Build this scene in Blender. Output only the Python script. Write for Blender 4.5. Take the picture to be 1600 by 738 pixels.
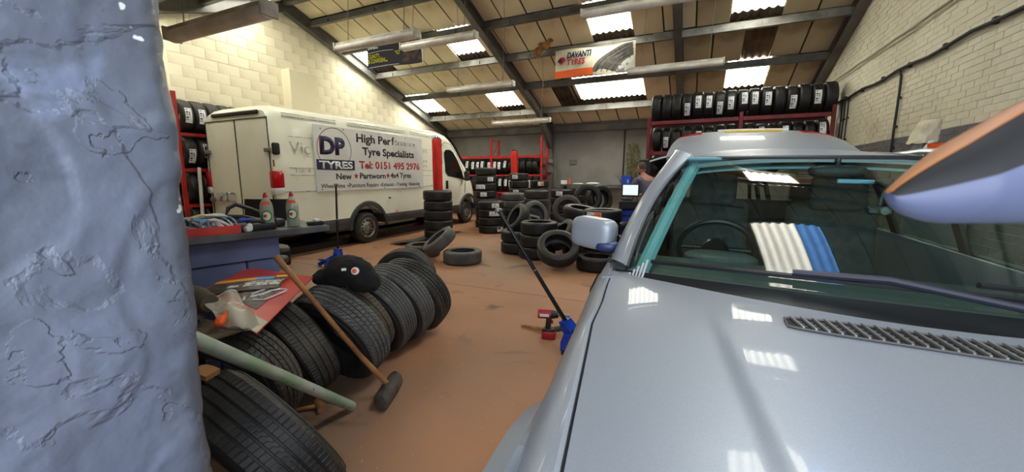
import bpy, bmesh, math, random
from mathutils import Vector, Matrix, Euler
from math import pi, sin, cos, sqrt, radians, atan2, atan, tan
random.seed(7)
for o in list(bpy.data.objects): bpy.data.objects.remove(o)
S = bpy.context.scene
COL = S.collection
def srgb(r, g, b):
    f = lambda c: (c/255/12.92) if c/255 <= .04045 else ((c/255+.055)/1.055)**2.4
    return (f(r), f(g), f(b), 1)

# ---------------------------------------------------------------- camera
cd = bpy.data.cameras.new('camera'); cam = bpy.data.objects.new('camera', cd); COL.objects.link(cam)
cam.location = (0, 0, 1.5)
cam.rotation_euler = (radians(90-8.7), 0, radians(25))
cd.sensor_width = 36; cd.lens = 613/1600*36; cd.clip_start = .02; cd.clip_end = 300
cd.dof.use_dof = True; cd.dof.focus_distance = 3.6; cd.dof.aperture_fstop = 5.6
S.camera = cam
# ---------------------------------------------------------------- world and lights
W = bpy.data.worlds.new('sky'); S.world = W; W.use_nodes = True
nt = W.node_tree; nt.nodes.clear()
wo = nt.nodes.new('ShaderNodeOutputWorld'); bg = nt.nodes.new('ShaderNodeBackground')
tc = nt.nodes.new('ShaderNodeTexCoord'); nz = nt.nodes.new('ShaderNodeTexNoise'); nz.inputs['Scale'].default_value = 2.2; nz.inputs['Detail'].default_value = 5
rp = nt.nodes.new('ShaderNodeValToRGB')
rp.color_ramp.elements[0].position = .38; rp.color_ramp.elements[0].color = srgb(172, 196, 234)
rp.color_ramp.elements[1].position = .68; rp.color_ramp.elements[1].color = srgb(238, 243, 252)
nt.links.new(tc.outputs['Generated'], nz.inputs['Vector']); nt.links.new(nz.outputs['Fac'], rp.inputs['Fac'])
nt.links.new(rp.outputs['Color'], bg.inputs['Color']); bg.inputs['Strength'].default_value = .62
nt.links.new(bg.outputs[0], wo.inputs['Surface'])
def area(name, loc, rot, sx, sy, power, col):
    l = bpy.data.lights.new(name, 'AREA'); l.shape = 'RECTANGLE'; l.size = sx; l.size_y = sy; l.energy = power; l.color = col
    o = bpy.data.objects.new(name, l); o.location = loc; o.rotation_euler = rot; COL.objects.link(o); return o
# daylight that comes in through the open vehicle door behind the camera
area('door_daylight', (.8, -1.2, 2.0), (radians(90), 0, 0), 3.2, 2.2, 38, (.90, .94, 1.0))
S.view_settings.view_transform = 'Standard'; S.view_settings.look = 'None'
S.view_settings.exposure = 1.42; S.view_settings.gamma = 1; S.view_settings.use_curve_mapping = False
SKYLIGHT = 6.5

# ---------------------------------------------------------------- materials
def mat(name, col, rough=.6, metal=0, col2=None, scale=6, bump=0, bscale=None, lo=.4, hi=.6, coat=0, spec=None, emis=0, alpha=None, stretch=None, detail=6):
    m = bpy.data.materials.new(name); m.use_nodes = True
    t = m.node_tree; b = t.nodes['Principled BSDF']
    c = srgb(*col); b.inputs['Base Color'].default_value = c; b.inputs['Roughness'].default_value = rough; b.inputs['Metallic'].default_value = metal
    if coat: b.inputs['Coat Weight'].default_value = coat; b.inputs['Coat Roughness'].default_value = .03
    if spec is not None: b.inputs['Specular IOR Level'].default_value = spec
    if emis: b.inputs['Emission Color'].default_value = c; b.inputs['Emission Strength'].default_value = emis
    if col2 or bump:
        tcn = t.nodes.new('ShaderNodeTexCoord'); src = tcn.outputs['Object']
        if stretch:
            mp = t.nodes.new('ShaderNodeMapping'); mp.inputs['Scale'].default_value = stretch; t.links.new(src, mp.inputs['Vector']); src = mp.outputs[0]
    if col2:
        n = t.nodes.new('ShaderNodeTexNoise'); n.inputs['Scale'].default_value = scale; n.inputs['Detail'].default_value = detail; t.links.new(src, n.inputs['Vector'])
        r = t.nodes.new('ShaderNodeValToRGB'); r.color_ramp.elements[0].position = lo; r.color_ramp.elements[1].position = hi
        r.color_ramp.elements[0].color = c; r.color_ramp.elements[1].color = srgb(*col2)
        t.links.new(n.outputs['Fac'], r.inputs['Fac']); t.links.new(r.outputs['Color'], b.inputs['Base Color'])
    if bump:
        n2 = t.nodes.new('ShaderNodeTexNoise'); n2.inputs['Scale'].default_value = bscale or scale*3; n2.inputs['Detail'].default_value = 5; t.links.new(src, n2.inputs['Vector'])
        bp = t.nodes.new('ShaderNodeBump'); bp.inputs['Strength'].default_value = min(1, bump*1.0); bp.inputs['Distance'].default_value = .01
        t.links.new(n2.outputs['Fac'], bp.inputs['Height']); t.links.new(bp.outputs[0], b.inputs['Normal'])
    return m
def add_layer(m, col, scale, lo, hi, detail=4, space='Object', distort=0):
    """another noise-shaped layer of colour (stains, chips) on top of a material"""
    t = m.node_tree; b = t.nodes['Principled BSDF']; inp = b.inputs['Base Color']
    mx = t.nodes.new('ShaderNodeMix'); mx.data_type = 'RGBA'
    if inp.links: t.links.new(inp.links[0].from_socket, mx.inputs[6])
    else: mx.inputs[6].default_value = inp.default_value
    mx.inputs[7].default_value = srgb(*col)
    tcn = t.nodes.new('ShaderNodeTexCoord'); n = t.nodes.new('ShaderNodeTexNoise'); n.inputs['Scale'].default_value = scale; n.inputs['Detail'].default_value = detail; n.inputs['Distortion'].default_value = distort
    r = t.nodes.new('ShaderNodeMapRange'); r.inputs[1].default_value = lo; r.inputs[2].default_value = hi
    t.links.new(tcn.outputs[space], n.inputs['Vector']); t.links.new(n.outputs['Fac'], r.inputs[0]); t.links.new(r.outputs[0], mx.inputs[0]); t.links.new(mx.outputs[2], inp)
    return m
M = {}
M['rubber'] = mat('tyre rubber', (36, 36, 36), .5, 0, (48, 47, 45), 9, .25, 60)
M['rubber_new'] = mat('new tyre rubber', (22, 22, 23), .5, 0, (30, 30, 31), 9, .2, 40)
M['rubber_worn'] = mat('worn dusty rubber', (54, 52, 48), .6, 0, (80, 75, 66), 5, .3, 50)
M['rubber_brown'] = mat('dusty brown rubber', (66, 58, 47), .75, 0, (92, 82, 66), 6, .3, 50)
M['rubber_grey'] = mat('greyish used rubber', (70, 71, 70), .6, 0, (92, 92, 90), 5, .3, 50)
M['paper'] = mat('white paper', (225, 228, 232), .7)
M['ink'] = mat('dark print', (60, 66, 84), .7)
M['ink_blue'] = mat('navy print', (24, 26, 66), .6)
M['ink_black'] = mat('black print', (16, 16, 22), .6)
M['ink_red'] = mat('red print', (176, 26, 40), .6)
M['ink_fade'] = mat('faded print', (120, 122, 122), .7, 0, (196, 198, 190), 8, lo=.45, hi=.5)
M['ink_ghost'] = mat('ghost lettering', (150, 153, 146), .7, 0, (200, 201, 188), 9, lo=.42, hi=.62)
M['white'] = mat('white plastic', (222, 224, 220), .45)
M['orange'] = mat('orange plastic', (236, 92, 30), .5)
M['orange_card'] = mat('orange card', (240, 110, 50), .6)
M['red_paint'] = mat('red enamel paint', (196, 28, 26), .42, 0, (160, 24, 24), 4, .1)
M['red_dark'] = mat('dark red enamel paint', (118, 18, 24), .5, 0, (92, 14, 18), 4, .1)
M['red_post'] = mat('bright red painted steel', (216, 38, 20), .42, 0, (190, 30, 18), 3, .1)
M['steel_dark'] = mat('grey painted steel', (84, 84, 82), .55, 0, (104, 102, 96), 2.2, .15, 30)
M['steel_light'] = mat('light galvanised steel', (150, 150, 146), .45, .3, (120, 118, 112), 3, .1)
M['steel'] = mat('bare steel', (165, 165, 165), .35, .9, (120, 116, 110), 8, .1)
M['black_metal'] = mat('black painted metal', (22, 22, 24), .35, .2)
M['black'] = mat('black plastic', (22, 23, 25), .5, 0, None, 6, .05, 60)
M['black_soft'] = mat('black vinyl', (34, 33, 33), .45, 0, (44, 42, 42), 5, .12, 30)
M['blue_paint'] = mat('blue enamel paint', (24, 74, 190), .35, 0, (18, 54, 150), 7, .1)
M['navy'] = mat('navy plastic', (40, 54, 96), .4)
M['navy_dark'] = mat('dark navy plastic', (30, 33, 48), .5)
M['blue_plastic'] = mat('blue plastic', (20, 60, 176), .45)
M['cyan_wire'] = mat('pale blue cable', (120, 165, 196), .5)
M['wood'] = mat('worn wooden handle', (160, 112, 66), .55, 0, (120, 78, 44), 5, .2, 20, stretch=(1, 1, 1))
M['wood_pale'] = mat('pale wood', (196, 150, 96), .55, 0, (150, 104, 60), 6, .2)
M['mallet'] = mat('mallet rubber', (46, 42, 40), .7, 0, (84, 76, 68), 7, .5, 25)
M['pipe'] = add_layer(add_layer(mat('chipped pale paint', (178, 184, 176), .5, 0, (142, 166, 134), 5, .2, 40), (206, 74, 44), 6, .66, .68), (60, 58, 54), 30, .68, .7)
M['cream'] = add_layer(mat('cream painted block', (236, 231, 208), .7, 0, (224, 217, 190), .5, .35, 14), (190, 178, 146), .9, .6, .78)
M['cream_joint'] = mat('painted mortar joint', (226, 220, 196), .8, 0, (206, 199, 172), 3)
M['cream_brick'] = add_layer(mat('cream painted brick', (216, 211, 190), .7, 0, (202, 197, 175), .6, .45, 22), (176, 168, 138), 1.1, .6, .8)
M['grey_band'] = mat('grey painted brick', (104, 104, 104), .75, 0, (92, 92, 94), 2, .3, 20)
M['grey_wall'] = mat('grey painted wall', (138, 136, 132), .8, 0, (122, 120, 116), .9, .35, 9)
M['ceiling_panel'] = add_layer(mat('buff insulation board', (232, 218, 186), .85, 0, (216, 200, 166), .8, .1, 4), (150, 122, 80), 1.3, .6, .9)
M['ceiling_panel_dim_stained'] = add_layer(mat('shaded buff board with stains', (196, 182, 150), .85, 0, (176, 160, 128), .8, .1, 4), (128, 106, 76), 1.1, .52, .8)  # right bay's weaker light put into a darker base colour, with stains
M['ceiling_dark'] = mat('dark fibre cement sheet', (52, 42, 34), .9, 0, (84, 66, 50), 2.5, .3)
M['ceiling_brown'] = mat('brown stained sheet', (112, 88, 64), .9, 0, (86, 64, 44), 1.5, .2)
M['torn'] = mat('torn brown insulation', (150, 104, 54), .9, 0, (104, 70, 36), 8, .6, 20)
M['floor'] = mat('red brown worn floor paint', (172, 124, 90), .62, 0, (154, 110, 80), .9, .25, 25, lo=.35, hi=.7)
add_layer(M['floor'], (134, 112, 94), .42, .46, .68, 8); add_layer(M['floor'], (98, 74, 56), 2.2, .6, .72, 10, distort=.6); add_layer(M['floor'], (190, 178, 160), 45, .72, .74, 2)
M['ground'] = mat('light concrete yard', (170, 168, 162), .85, 0, (150, 148, 142), 1.3, .3)
M['pier_paint'] = mat('thick blue grey gloss paint', (108, 116, 134), .38, 0, (97, 105, 123), 2.4, .22, 40, coat=.1)
add_layer(M['pier_paint'], (96, 103, 116), 1.1, .52, .66, 8, distort=.8); add_layer(M['pier_paint'], (92, 99, 114), 3.2, .58, .64, 12, distort=1.2); add_layer(M['pier_paint'], (124, 134, 158), 5.5, .62, .68, 10, distort=.5); add_layer(M['pier_paint'], (226, 228, 230), 9, .735, .745, 2)
def flaky(m):
    # built-up gloss paint: fine orange peel, stepped edges of older flaked coats, chips, and a corner darkened by grime and painted-in shade
    t = m.node_tree; b = t.nodes['Principled BSDF']; tcn = t.nodes.new('ShaderNodeTexCoord'); L = t.links.new
    def noise_(sc, det, dist=0):
        n = t.nodes.new('ShaderNodeTexNoise'); n.inputs['Scale'].default_value = sc; n.inputs['Detail'].default_value = det; n.inputs['Distortion'].default_value = dist; L(tcn.outputs['Object'], n.inputs['Vector']); return n.outputs['Fac']
    def rng(src, a, c, lo, hi):
        r = t.nodes.new('ShaderNodeMapRange'); r.inputs[1].default_value = a; r.inputs[2].default_value = c; r.inputs[3].default_value = lo; r.inputs[4].default_value = hi; L(src, r.inputs[0]); return r.outputs[0]
    def add(a, c):
        q = t.nodes.new('ShaderNodeMath'); q.operation = 'ADD'; L(a, q.inputs[0]); L(c, q.inputs[1]); return q.outputs[0]
    h = add(rng(noise_(38, 3), .3, .7, 0, .22), rng(noise_(3.1, 12, .6), .50, .515, 0, .8))
    h = add(h, rng(noise_(7.5, 10, .3), .60, .612, 0, .7)); h = add(h, rng(noise_(15, 6), .66, .68, 0, -.9)); h = add(h, rng(noise_(5, 3), .3, .7, 0, 1.2))
    bp = t.nodes.new('ShaderNodeBump'); bp.inputs['Strength'].default_value = .9; bp.inputs['Distance'].default_value = .0045; L(h, bp.inputs['Height']); L(bp.outputs[0], b.inputs['Normal'])
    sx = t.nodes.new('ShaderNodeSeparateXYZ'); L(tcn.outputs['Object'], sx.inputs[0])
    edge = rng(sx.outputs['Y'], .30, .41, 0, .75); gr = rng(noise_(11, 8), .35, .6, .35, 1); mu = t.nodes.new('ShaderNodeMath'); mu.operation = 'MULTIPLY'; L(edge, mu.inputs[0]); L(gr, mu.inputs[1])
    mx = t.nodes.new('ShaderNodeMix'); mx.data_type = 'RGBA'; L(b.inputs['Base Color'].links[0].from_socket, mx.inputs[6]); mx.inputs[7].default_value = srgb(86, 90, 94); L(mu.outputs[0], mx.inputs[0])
    m2 = t.nodes.new('ShaderNodeMix'); m2.data_type = 'RGBA'; L(mx.outputs[2], m2.inputs[6]); m2.inputs[7].default_value = srgb(222, 226, 226); L(rng(noise_(13, 3), .715, .722, 0, 1), m2.inputs[0]); L(m2.outputs[2], b.inputs['Base Color'])
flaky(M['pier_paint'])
M['bench_blue'] = mat('blue grey painted block', (100, 112, 150), .6, 0, (88, 98, 132), 3, .3, 20)
M['bench_top'] = mat('dark worn bench top', (58, 60, 62), .45, 0, (96, 98, 100), 5, .15)
M['van_white'] = add_layer(mat('aged white van paint', (232, 233, 216), .35, 0, (224, 225, 208), 1.5, 0, coat=.2), (188, 188, 170), 3, .66, .8)
M['van_black'] = mat('unpainted dark plastic', (44, 44, 45), .6, 0, (58, 57, 55), 3, .1)
M['glass_dark'] = mat('dark vehicle glass', (16, 20, 20), .06, 0, spec=.6)
M['alloy'] = mat('dull silver wheel', (150, 150, 144), .45, .5, (100, 96, 88), 8)
M['lamp_red'] = mat('red lamp lens', (176, 14, 22), .15, coat=.5)
M['lamp_clear'] = mat('clear lamp lens', (206, 206, 206), .15, coat=.5)
M['rust'] = mat('rust stain', (120, 74, 40), .9)
M['seam'] = mat('dark seam', (18, 18, 18), .7)
M['board'] = mat('white signboard', (214, 217, 214), .4, 0, (202, 205, 204), 2)
M['silver'] = mat('silver metallic paint', (148, 155, 163), .44, .3, (143, 150, 158), 300, 0, coat=.3)
M['silver_trim'] = mat('ridged silver trim', (200, 203, 206), .35, .4)
M['rubber_seal'] = mat('black seal', (20, 20, 21), .5)
M['cloth_blue'] = mat('pale blue headlining', (112, 152, 162), .9)
M['hat'] = mat('black fleece', (12, 12, 13), .95, 0, (18, 18, 19), 14, .5, 60)
M['seat'] = mat('dark seat cloth', (66, 68, 70), .9, 0, (80, 82, 84), 20, .2)
M['dash'] = mat('dark dashboard', (58, 62, 64), .6, 0, None, 10, .1, 80)
M['yellow'] = mat('yellow plate', (214, 178, 70), .5)
M['tube_body'] = mat('dusty white light fitting', (226, 222, 208), .5, 0, (186, 180, 162), 5, .1)
M['tube_lens'] = mat('yellowed diffuser', (246, 244, 234), .35, 0, (214, 210, 194), 3)
M['wire'] = mat('hanger wire', (120, 112, 98), .6)
M['banner_navy'] = mat('navy banner cloth', (20, 24, 52), .6, 0, (30, 30, 44), 3, .2)
M['banner_white'] = mat('cream banner cloth', (218, 212, 190), .7, 0, (204, 196, 170), 3, .3, 8)
M['banner_orange'] = mat('orange banner print', (232, 98, 40), .7)
M['banner_brown'] = mat('brown banner picture', (84, 62, 54), .7, 0, (30, 28, 40), 6)
M['lime'] = mat('yellow green lettering', (190, 190, 60), .7)
M['grey_print'] = mat('grey banner print', (96, 92, 84), .7, 0, (70, 68, 64), 12)
M['grey_light_print'] = mat('pale banner print', (176, 180, 166), .7)
M['black_cable'] = mat('black cable', (18, 17, 17), .6)
M['white_cable'] = mat('painted conduit', (190, 184, 164), .6)
M['polo'] = mat('grey lavender polo cloth', (112, 104, 132), .85, 0, (96, 90, 118), 8, .2)
M['skin'] = mat('skin', (186, 128, 104), .55)
M['hair'] = mat('short grey brown hair', (92, 76, 66), .9)
M['trouser'] = mat('dark work trousers', (28, 30, 40), .85)
M['fabric_black'] = mat('black fabric', (18, 18, 20), .9, 0, (28, 28, 30), 14, .5, 40)
M['red_gloss'] = mat('glossy red card', (214, 74, 64), .35, 0, (198, 58, 52), 4)
M['card_brown'] = mat('brown cardboard', (128, 108, 84), .8, 0, (100, 84, 66), 6, .2)
M['photo_dark'] = mat('dark printed picture', (52, 44, 40), .4, 0, (92, 80, 72), 20)
M['photo_stone'] = mat('grey brown printed picture', (134, 116, 104), .45, 0, (104, 88, 80), 30)
M['amber'] = mat('amber yellow print', (240, 172, 24), .4)
M['sky_print'] = mat('light blue print', (90, 168, 214), .4)
M['stone_print'] = mat('white print', (216, 214, 208), .5, 0, (120, 116, 116), 40, lo=.5, hi=.56)
M['cream_plastic'] = mat('cream plastic', (226, 218, 190), .6, 0, None, 5, .2, 20)
M['green'] = mat('green print', (36, 120, 52), .5)
M['leaf'] = mat('dull green leaves', (74, 80, 48), .8, 0, (110, 108, 60), 12)
M['screen'] = mat('lit monitor screen', (190, 200, 205), .4, emis=.5)
M['drill_red'] = mat('dark red plastic', (160, 20, 30), .4)
M['blob_blue'] = mat('pale blue plastic', (84, 92, 120), .5, 0, (74, 82, 110), 8)
M['blob_orange'] = mat('orange brown rim', (160, 100, 52), .55)
def clear(name, tint, rough=0, ior=1.45, trans=1.0):
    m = bpy.data.materials.new(name); m.use_nodes = True; t = m.node_tree; t.nodes.clear()
    o = t.nodes.new('ShaderNodeOutputMaterial'); mx = t.nodes.new('ShaderNodeMixShader'); tr = t.nodes.new('ShaderNodeBsdfTransparent'); gl = t.nodes.new('ShaderNodeBsdfGlossy'); fr = t.nodes.new('ShaderNodeFresnel')
    fr.inputs[0].default_value = ior; tr.inputs[0].default_value = srgb(*tint); gl.inputs['Roughness'].default_value = rough
    ge = t.nodes.new('ShaderNodeNewGeometry'); sb = t.nodes.new('ShaderNodeMath'); sb.operation = 'SUBTRACT'; sb.inputs[0].default_value = 1.0; ml = t.nodes.new('ShaderNodeMath'); ml.operation = 'MULTIPLY'
    t.links.new(ge.outputs['Backfacing'], sb.inputs[1]); t.links.new(sb.outputs[0], ml.inputs[0]); t.links.new(fr.outputs[0], ml.inputs[1])   # the inner face of the pane reflects nothing twice
    t.links.new(ml.outputs[0], mx.inputs[0]); t.links.new(tr.outputs[0], mx.inputs[1]); t.links.new(gl.outputs[0], mx.inputs[2]); t.links.new(mx.outputs[0], o.inputs[0]); return m
M['windscreen'] = clear('tinted windscreen glass', (236, 248, 243), 0, 1.45)
M['clear_plastic'] = clear('clear plastic', (226, 230, 226), .12, 1.5)
M['liquid'] = clear('pale liquid', (206, 208, 186), .05, 1.35)
def milky(name, col, a):
    m = bpy.data.materials.new(name); m.use_nodes = True; t = m.node_tree; b = t.nodes['Principled BSDF']; b.inputs['Base Color'].default_value = srgb(*col); b.inputs['Roughness'].default_value = .15
    b.inputs['Alpha'].default_value = a; return m
M['bag_film'] = milky('clear bag film', (214, 208, 192), .42)
M['bottle_plastic'] = milky('translucent bottle plastic', (196, 200, 186), .5)
def skylight_mat(name, colr, s):
    m = bpy.data.materials.new(name); m.use_nodes = True; t = m.node_tree; b = t.nodes['Principled BSDF']
    b.inputs['Base Color'].default_value = srgb(200, 200, 190); b.inputs['Roughness'].default_value = .5
    b.inputs['Emission Color'].default_value = srgb(*colr); b.inputs['Emission Strength'].default_value = s
    n = t.nodes.new('ShaderNodeTexNoise'); n.inputs['Scale'].default_value = 40; n.inputs['Detail'].default_value = 3
    tcn = t.nodes.new('ShaderNodeTexCoord'); t.links.new(tcn.outputs['Object'], n.inputs['Vector'])
    r = t.nodes.new('ShaderNodeMapRange'); r.inputs[1].default_value = .3; r.inputs[2].default_value = .7; r.inputs[3].default_value = s*.85; r.inputs[4].default_value = s*1.1
    w_ = t.nodes.new('ShaderNodeTexWave'); w_.inputs['Scale'].default_value = .314/.146; w_.bands_direction = 'X'; mm = t.nodes.new('ShaderNodeMapRange'); mm.inputs[3].default_value = .55; mm.inputs[4].default_value = 1.15  # shading of the corrugation put into the emission as darker stripes
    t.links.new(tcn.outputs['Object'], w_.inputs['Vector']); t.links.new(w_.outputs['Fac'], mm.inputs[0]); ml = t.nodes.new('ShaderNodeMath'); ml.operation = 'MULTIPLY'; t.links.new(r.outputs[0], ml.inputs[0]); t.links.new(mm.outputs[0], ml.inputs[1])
    t.links.new(n.outputs['Fac'], r.inputs[0]); t.links.new(ml.outputs[0], b.inputs['Emission Strength']); return m
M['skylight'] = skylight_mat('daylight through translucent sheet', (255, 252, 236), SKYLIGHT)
M['skylight_blue'] = skylight_mat('shaded translucent sheet in blue', (96, 156, 236), SKYLIGHT*.6)  # part of a sheet out of the sun: shade put in as dimmer, bluer emission

# ---------------------------------------------------------------- mesh helpers
class MB:
    def __init__(s): s.bm = bmesh.new()
    def _v(s, co): return [s.bm.verts.new(c) for c in co]
    def box(s, c, size, rot=None, bev=0, seg=1):
        x, y, z = [k/2 for k in size]; R = rot if rot is not None else Matrix.Identity(3); c = Vector(c)
        vs = s._v([c + R @ Vector((sx*x, sy*y, sz*z)) for sx in (-1, 1) for sy in (-1, 1) for sz in (-1, 1)])
        fs = [s.bm.faces.new([vs[i] for i in f]) for f in ((0, 1, 3, 2), (4, 6, 7, 5), (0, 4, 5, 1), (2, 3, 7, 6), (0, 2, 6, 4), (1, 5, 7, 3))]
        if bev: bmesh.ops.bevel(s.bm, geom=list({e for f in fs for e in f.edges}), offset=bev, segments=seg, affect='EDGES', profile=.5)
        return s
    def rings(s, rings, close=True, caps=True, wrap=False):
        R = [s._v(r) for r in rings]; n = len(R[0]); m = len(R)
        for i in range(m if wrap else m-1):
            a, b = R[i], R[(i+1) % m]
            for j in range(n if close else n-1):
                k = (j+1) % n
                try: s.bm.faces.new((a[j], a[k], b[k], b[j]))
                except ValueError: pass
        if caps and close and not wrap:
            for r in (R[0][::-1], R[-1]):
                try: s.bm.faces.new(r)
                except ValueError: pass
        return s
    def cyl(s, p0, p1, r0, r1=None, seg=16, caps=True):
        p0, p1 = Vector(p0), Vector(p1); r1 = r0 if r1 is None else r1; d = (p1-p0).normalized()
        u = d.orthogonal().normalized(); v = d.cross(u)
        return s.rings([[p+r*(cos(2*pi*i/seg)*u+sin(2*pi*i/seg)*v) for i in range(seg)] for p, r in ((p0, r0), (p1, r1))], caps=caps)
    def tube(s, pts, r, seg=8, rs=None, closed=False):
        pts = [Vector(p) for p in pts]; n = len(pts); R = []; up = None
        for i, p in enumerate(pts):
            if closed: d = (pts[(i+1) % n]-pts[i-1]).normalized()
            else: d = (pts[min(i+1, n-1)]-pts[max(i-1, 0)]).normalized()
            if up is None: up = d.orthogonal().normalized()
            u = (up - d*up.dot(d)); u = u.normalized() if u.length > 1e-6 else d.orthogonal().normalized(); up = u
            v = d.cross(u); rr = rs[i] if rs else r
            R.append([p+rr*(cos(2*pi*k/seg)*u+sin(2*pi*k/seg)*v) for k in range(seg)])
        return s.rings(R, wrap=closed)
    def lathe(s, prof, seg=32, mtx=None, closed=False):
        """profile of (r, z) about local Z"""
        mtx = mtx or Matrix.Identity(4)
        return s.rings([[mtx @ Vector((r*cos(2*pi*i/seg), r*sin(2*pi*i/seg), z)) for i in range(seg)] for r, z in prof], caps=not closed, wrap=closed)
    def grid(s, fn, nu, nv):
        G = [s._v([fn(i/nu, j/nv) for j in range(nv+1)]) for i in range(nu+1)]
        for i in range(nu):
            for j in range(nv): s.bm.faces.new((G[i][j], G[i+1][j], G[i+1][j+1], G[i][j+1]))
        return s
    def sheet(s, fn, nu, nv, th):
        """closed sheet of thickness th below fn"""
        e = 1e-3
        def nrm(u, v):
            a = Vector(fn(min(u+e, 1), v))-Vector(fn(max(u-e, 0), v)); b = Vector(fn(u, min(v+e, 1)))-Vector(fn(u, max(v-e, 0)))
            return a.cross(b).normalized()
        T = [s._v([Vector(fn(i/nu, j/nv)) for j in range(nv+1)]) for i in range(nu+1)]
        B = [s._v([Vector(fn(i/nu, j/nv))-nrm(i/nu, j/nv)*th for j in range(nv+1)]) for i in range(nu+1)]
        F = s.bm.faces.new
        for i in range(nu):
            for j in range(nv):
                F((T[i][j], T[i+1][j], T[i+1][j+1], T[i][j+1])); F((B[i][j+1], B[i+1][j+1], B[i+1][j], B[i][j]))
        for i in range(nu): F((T[i+1][0], T[i][0], B[i][0], B[i+1][0])); F((T[i][nv], T[i+1][nv], B[i+1][nv], B[i][nv]))
        for j in range(nv): F((T[0][j], T[0][j+1], B[0][j+1], B[0][j])); F((T[nu][j+1], T[nu][j], B[nu][j], B[nu][j+1]))
        return s
    def prism(s, poly, mtx, h):
        """2D outline extruded by h along local z of mtx"""
        return s.rings([[mtx @ Vector((x, y, 0)) for x, y in poly], [mtx @ Vector((x, y, h)) for x, y in poly]])
    def ell(s, c, r, seg=16, rings=10, p=2.0, rot=None):
        R = rot or Matrix.Identity(3); c = Vector(c)
        sg = lambda a, e: math.copysign(abs(a)**e, a)
        e = 2/p; out = []
        for i in range(rings+1):
            t = -pi/2+pi*i/rings; t = max(-pi/2+.04, min(pi/2-.04, t))
            out.append([c+R @ Vector((r[0]*sg(cos(t), e)*sg(cos(2*pi*k/seg), e), r[1]*sg(cos(t), e)*sg(sin(2*pi*k/seg), e), r[2]*sg(sin(t), e))) for k in range(seg)])
        return s.rings(out)
    def build(s, name, m, parent=None, smooth=35, local=False, kind=None, label=None):
        me = bpy.data.meshes.new(name); bm = s.bm
        bmesh.ops.recalc_face_normals(bm, faces=bm.faces)
        if parent is not None and not local:
            P = Matrix.Identity(4); q = parent
            while q is not None: P = q.matrix_basis @ P; q = q.parent
            bm.transform(P.inverted())
        bm.to_mesh(me); bm.free(); me.materials.append(M[m] if isinstance(m, str) else m)
        if smooth: me.shade_smooth(); me.set_sharp_from_angle(angle=radians(smooth))
        o = bpy.data.objects.new(name, me); COL.objects.link(o)
        if parent is not None: o.parent = parent
        if kind: o['kind'] = kind
        if label: o['label'] = label
        return o
def tag(o, label, cat, group=None, kind=None):
    if len(label.split()) > 16: print('LONG', len(label.split()), label)
    o['label'] = label; o['category'] = cat
    if group: o['group'] = group
    if kind: o['kind'] = kind
    return o
def thing(name, label, cat, loc=(0, 0, 0), rot=(0, 0, 0), group=None):
    o = bpy.data.objects.new(name, None); COL.objects.link(o); o.location = loc; o.rotation_euler = rot; o.empty_display_size = .1
    return tag(o, label, cat, group)
def shared(name, me, parent=None, mtx=None):
    o = bpy.data.objects.new(name, me); COL.objects.link(o)
    if parent is not None: o.parent = parent
    if mtx is not None: o.matrix_basis = mtx
    return o
def frame(loc, x, y):
    x = Vector(x).normalized(); z = x.cross(Vector(y)).normalized(); y = z.cross(x)
    m = Matrix((x, y, z)).transposed().to_4x4(); m.translation = Vector(loc); return m
def axis_frame(loc, z, spin=0):
    m = Vector(z).to_track_quat('Z', 'Y').to_matrix().to_4x4() @ Matrix.Rotation(spin, 4, 'Z'); m.translation = Vector(loc); return m
def text(name, s, parent, m, fr, height, width=None, bold=.0, shear=0, depth=.0015, spacing=1.0):
    """flat lettering as a mesh: fr is the frame of the bottom left corner, width fits the line"""
    c = bpy.data.curves.new(name, 'FONT'); c.body = s; c.size = 1; c.offset = bold; c.shear = shear; c.extrude = 0; c.space_character = spacing; c.resolution_u = 3
    o = bpy.data.objects.new(name, c); COL.objects.link(o); bpy.context.view_layer.update()
    me = bpy.data.meshes.new_from_object(o); bpy.data.objects.remove(o); bpy.data.curves.remove(c)
    xs = [v.co.x for v in me.vertices]; ys = [v.co.y for v in me.vertices]; x0, x1 = min(xs), max(xs)
    k = height/.7; kx = (width/(x1-x0)) if width else k
    for v in me.vertices: v.co = Vector(((v.co.x-x0)*kx, v.co.y*k, 0))
    bm = bmesh.new(); bm.from_mesh(me); ext = bmesh.ops.extrude_face_region(bm, geom=bm.faces[:])
    for v in [g for g in ext['geom'] if isinstance(g, bmesh.types.BMVert)]: v.co.z += depth
    bpy.data.meshes.remove(me)
    mb = MB(); mb.bm.free(); mb.bm = bm; bm.transform(fr)
    return mb.build(name, m, parent, smooth=0)
def boolean(o, cutters):
    for c in cutters:
        md = o.modifiers.new('cut', 'BOOLEAN'); md.operation = 'DIFFERENCE'; md.object = c; md.solver = 'EXACT'
    bpy.context.view_layer.update(); dg = bpy.context.evaluated_depsgraph_get()
    me = bpy.data.meshes.new_from_object(o.evaluated_get(dg)); o.modifiers.clear(); old = o.data; o.data = me; bpy.data.meshes.remove(old)
    me.shade_smooth(); me.set_sharp_from_angle(angle=radians(32))
def drop(objs):
    for c in objs: bpy.data.objects.remove(c)
def lerp(a, b, t): return a+(b-a)*t
def interp(tab, x):
    if x <= tab[0][0]: return tab[0][1]
    for (a, p), (b, q) in zip(tab, tab[1:]):
        if x <= b:
            return lerp(p, q, (x-a)/(b-a))
    return tab[-1][1]
NUM = ['first', 'second', 'third', 'fourth', 'fifth', 'sixth', 'seventh', 'eighth', 'ninth', 'tenth', 'eleventh', 'twelfth', 'thirteenth', 'fourteenth', 'fifteenth', 'sixteenth', 'seventeenth', 'eighteenth', 'nineteenth', 'twentieth']

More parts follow.
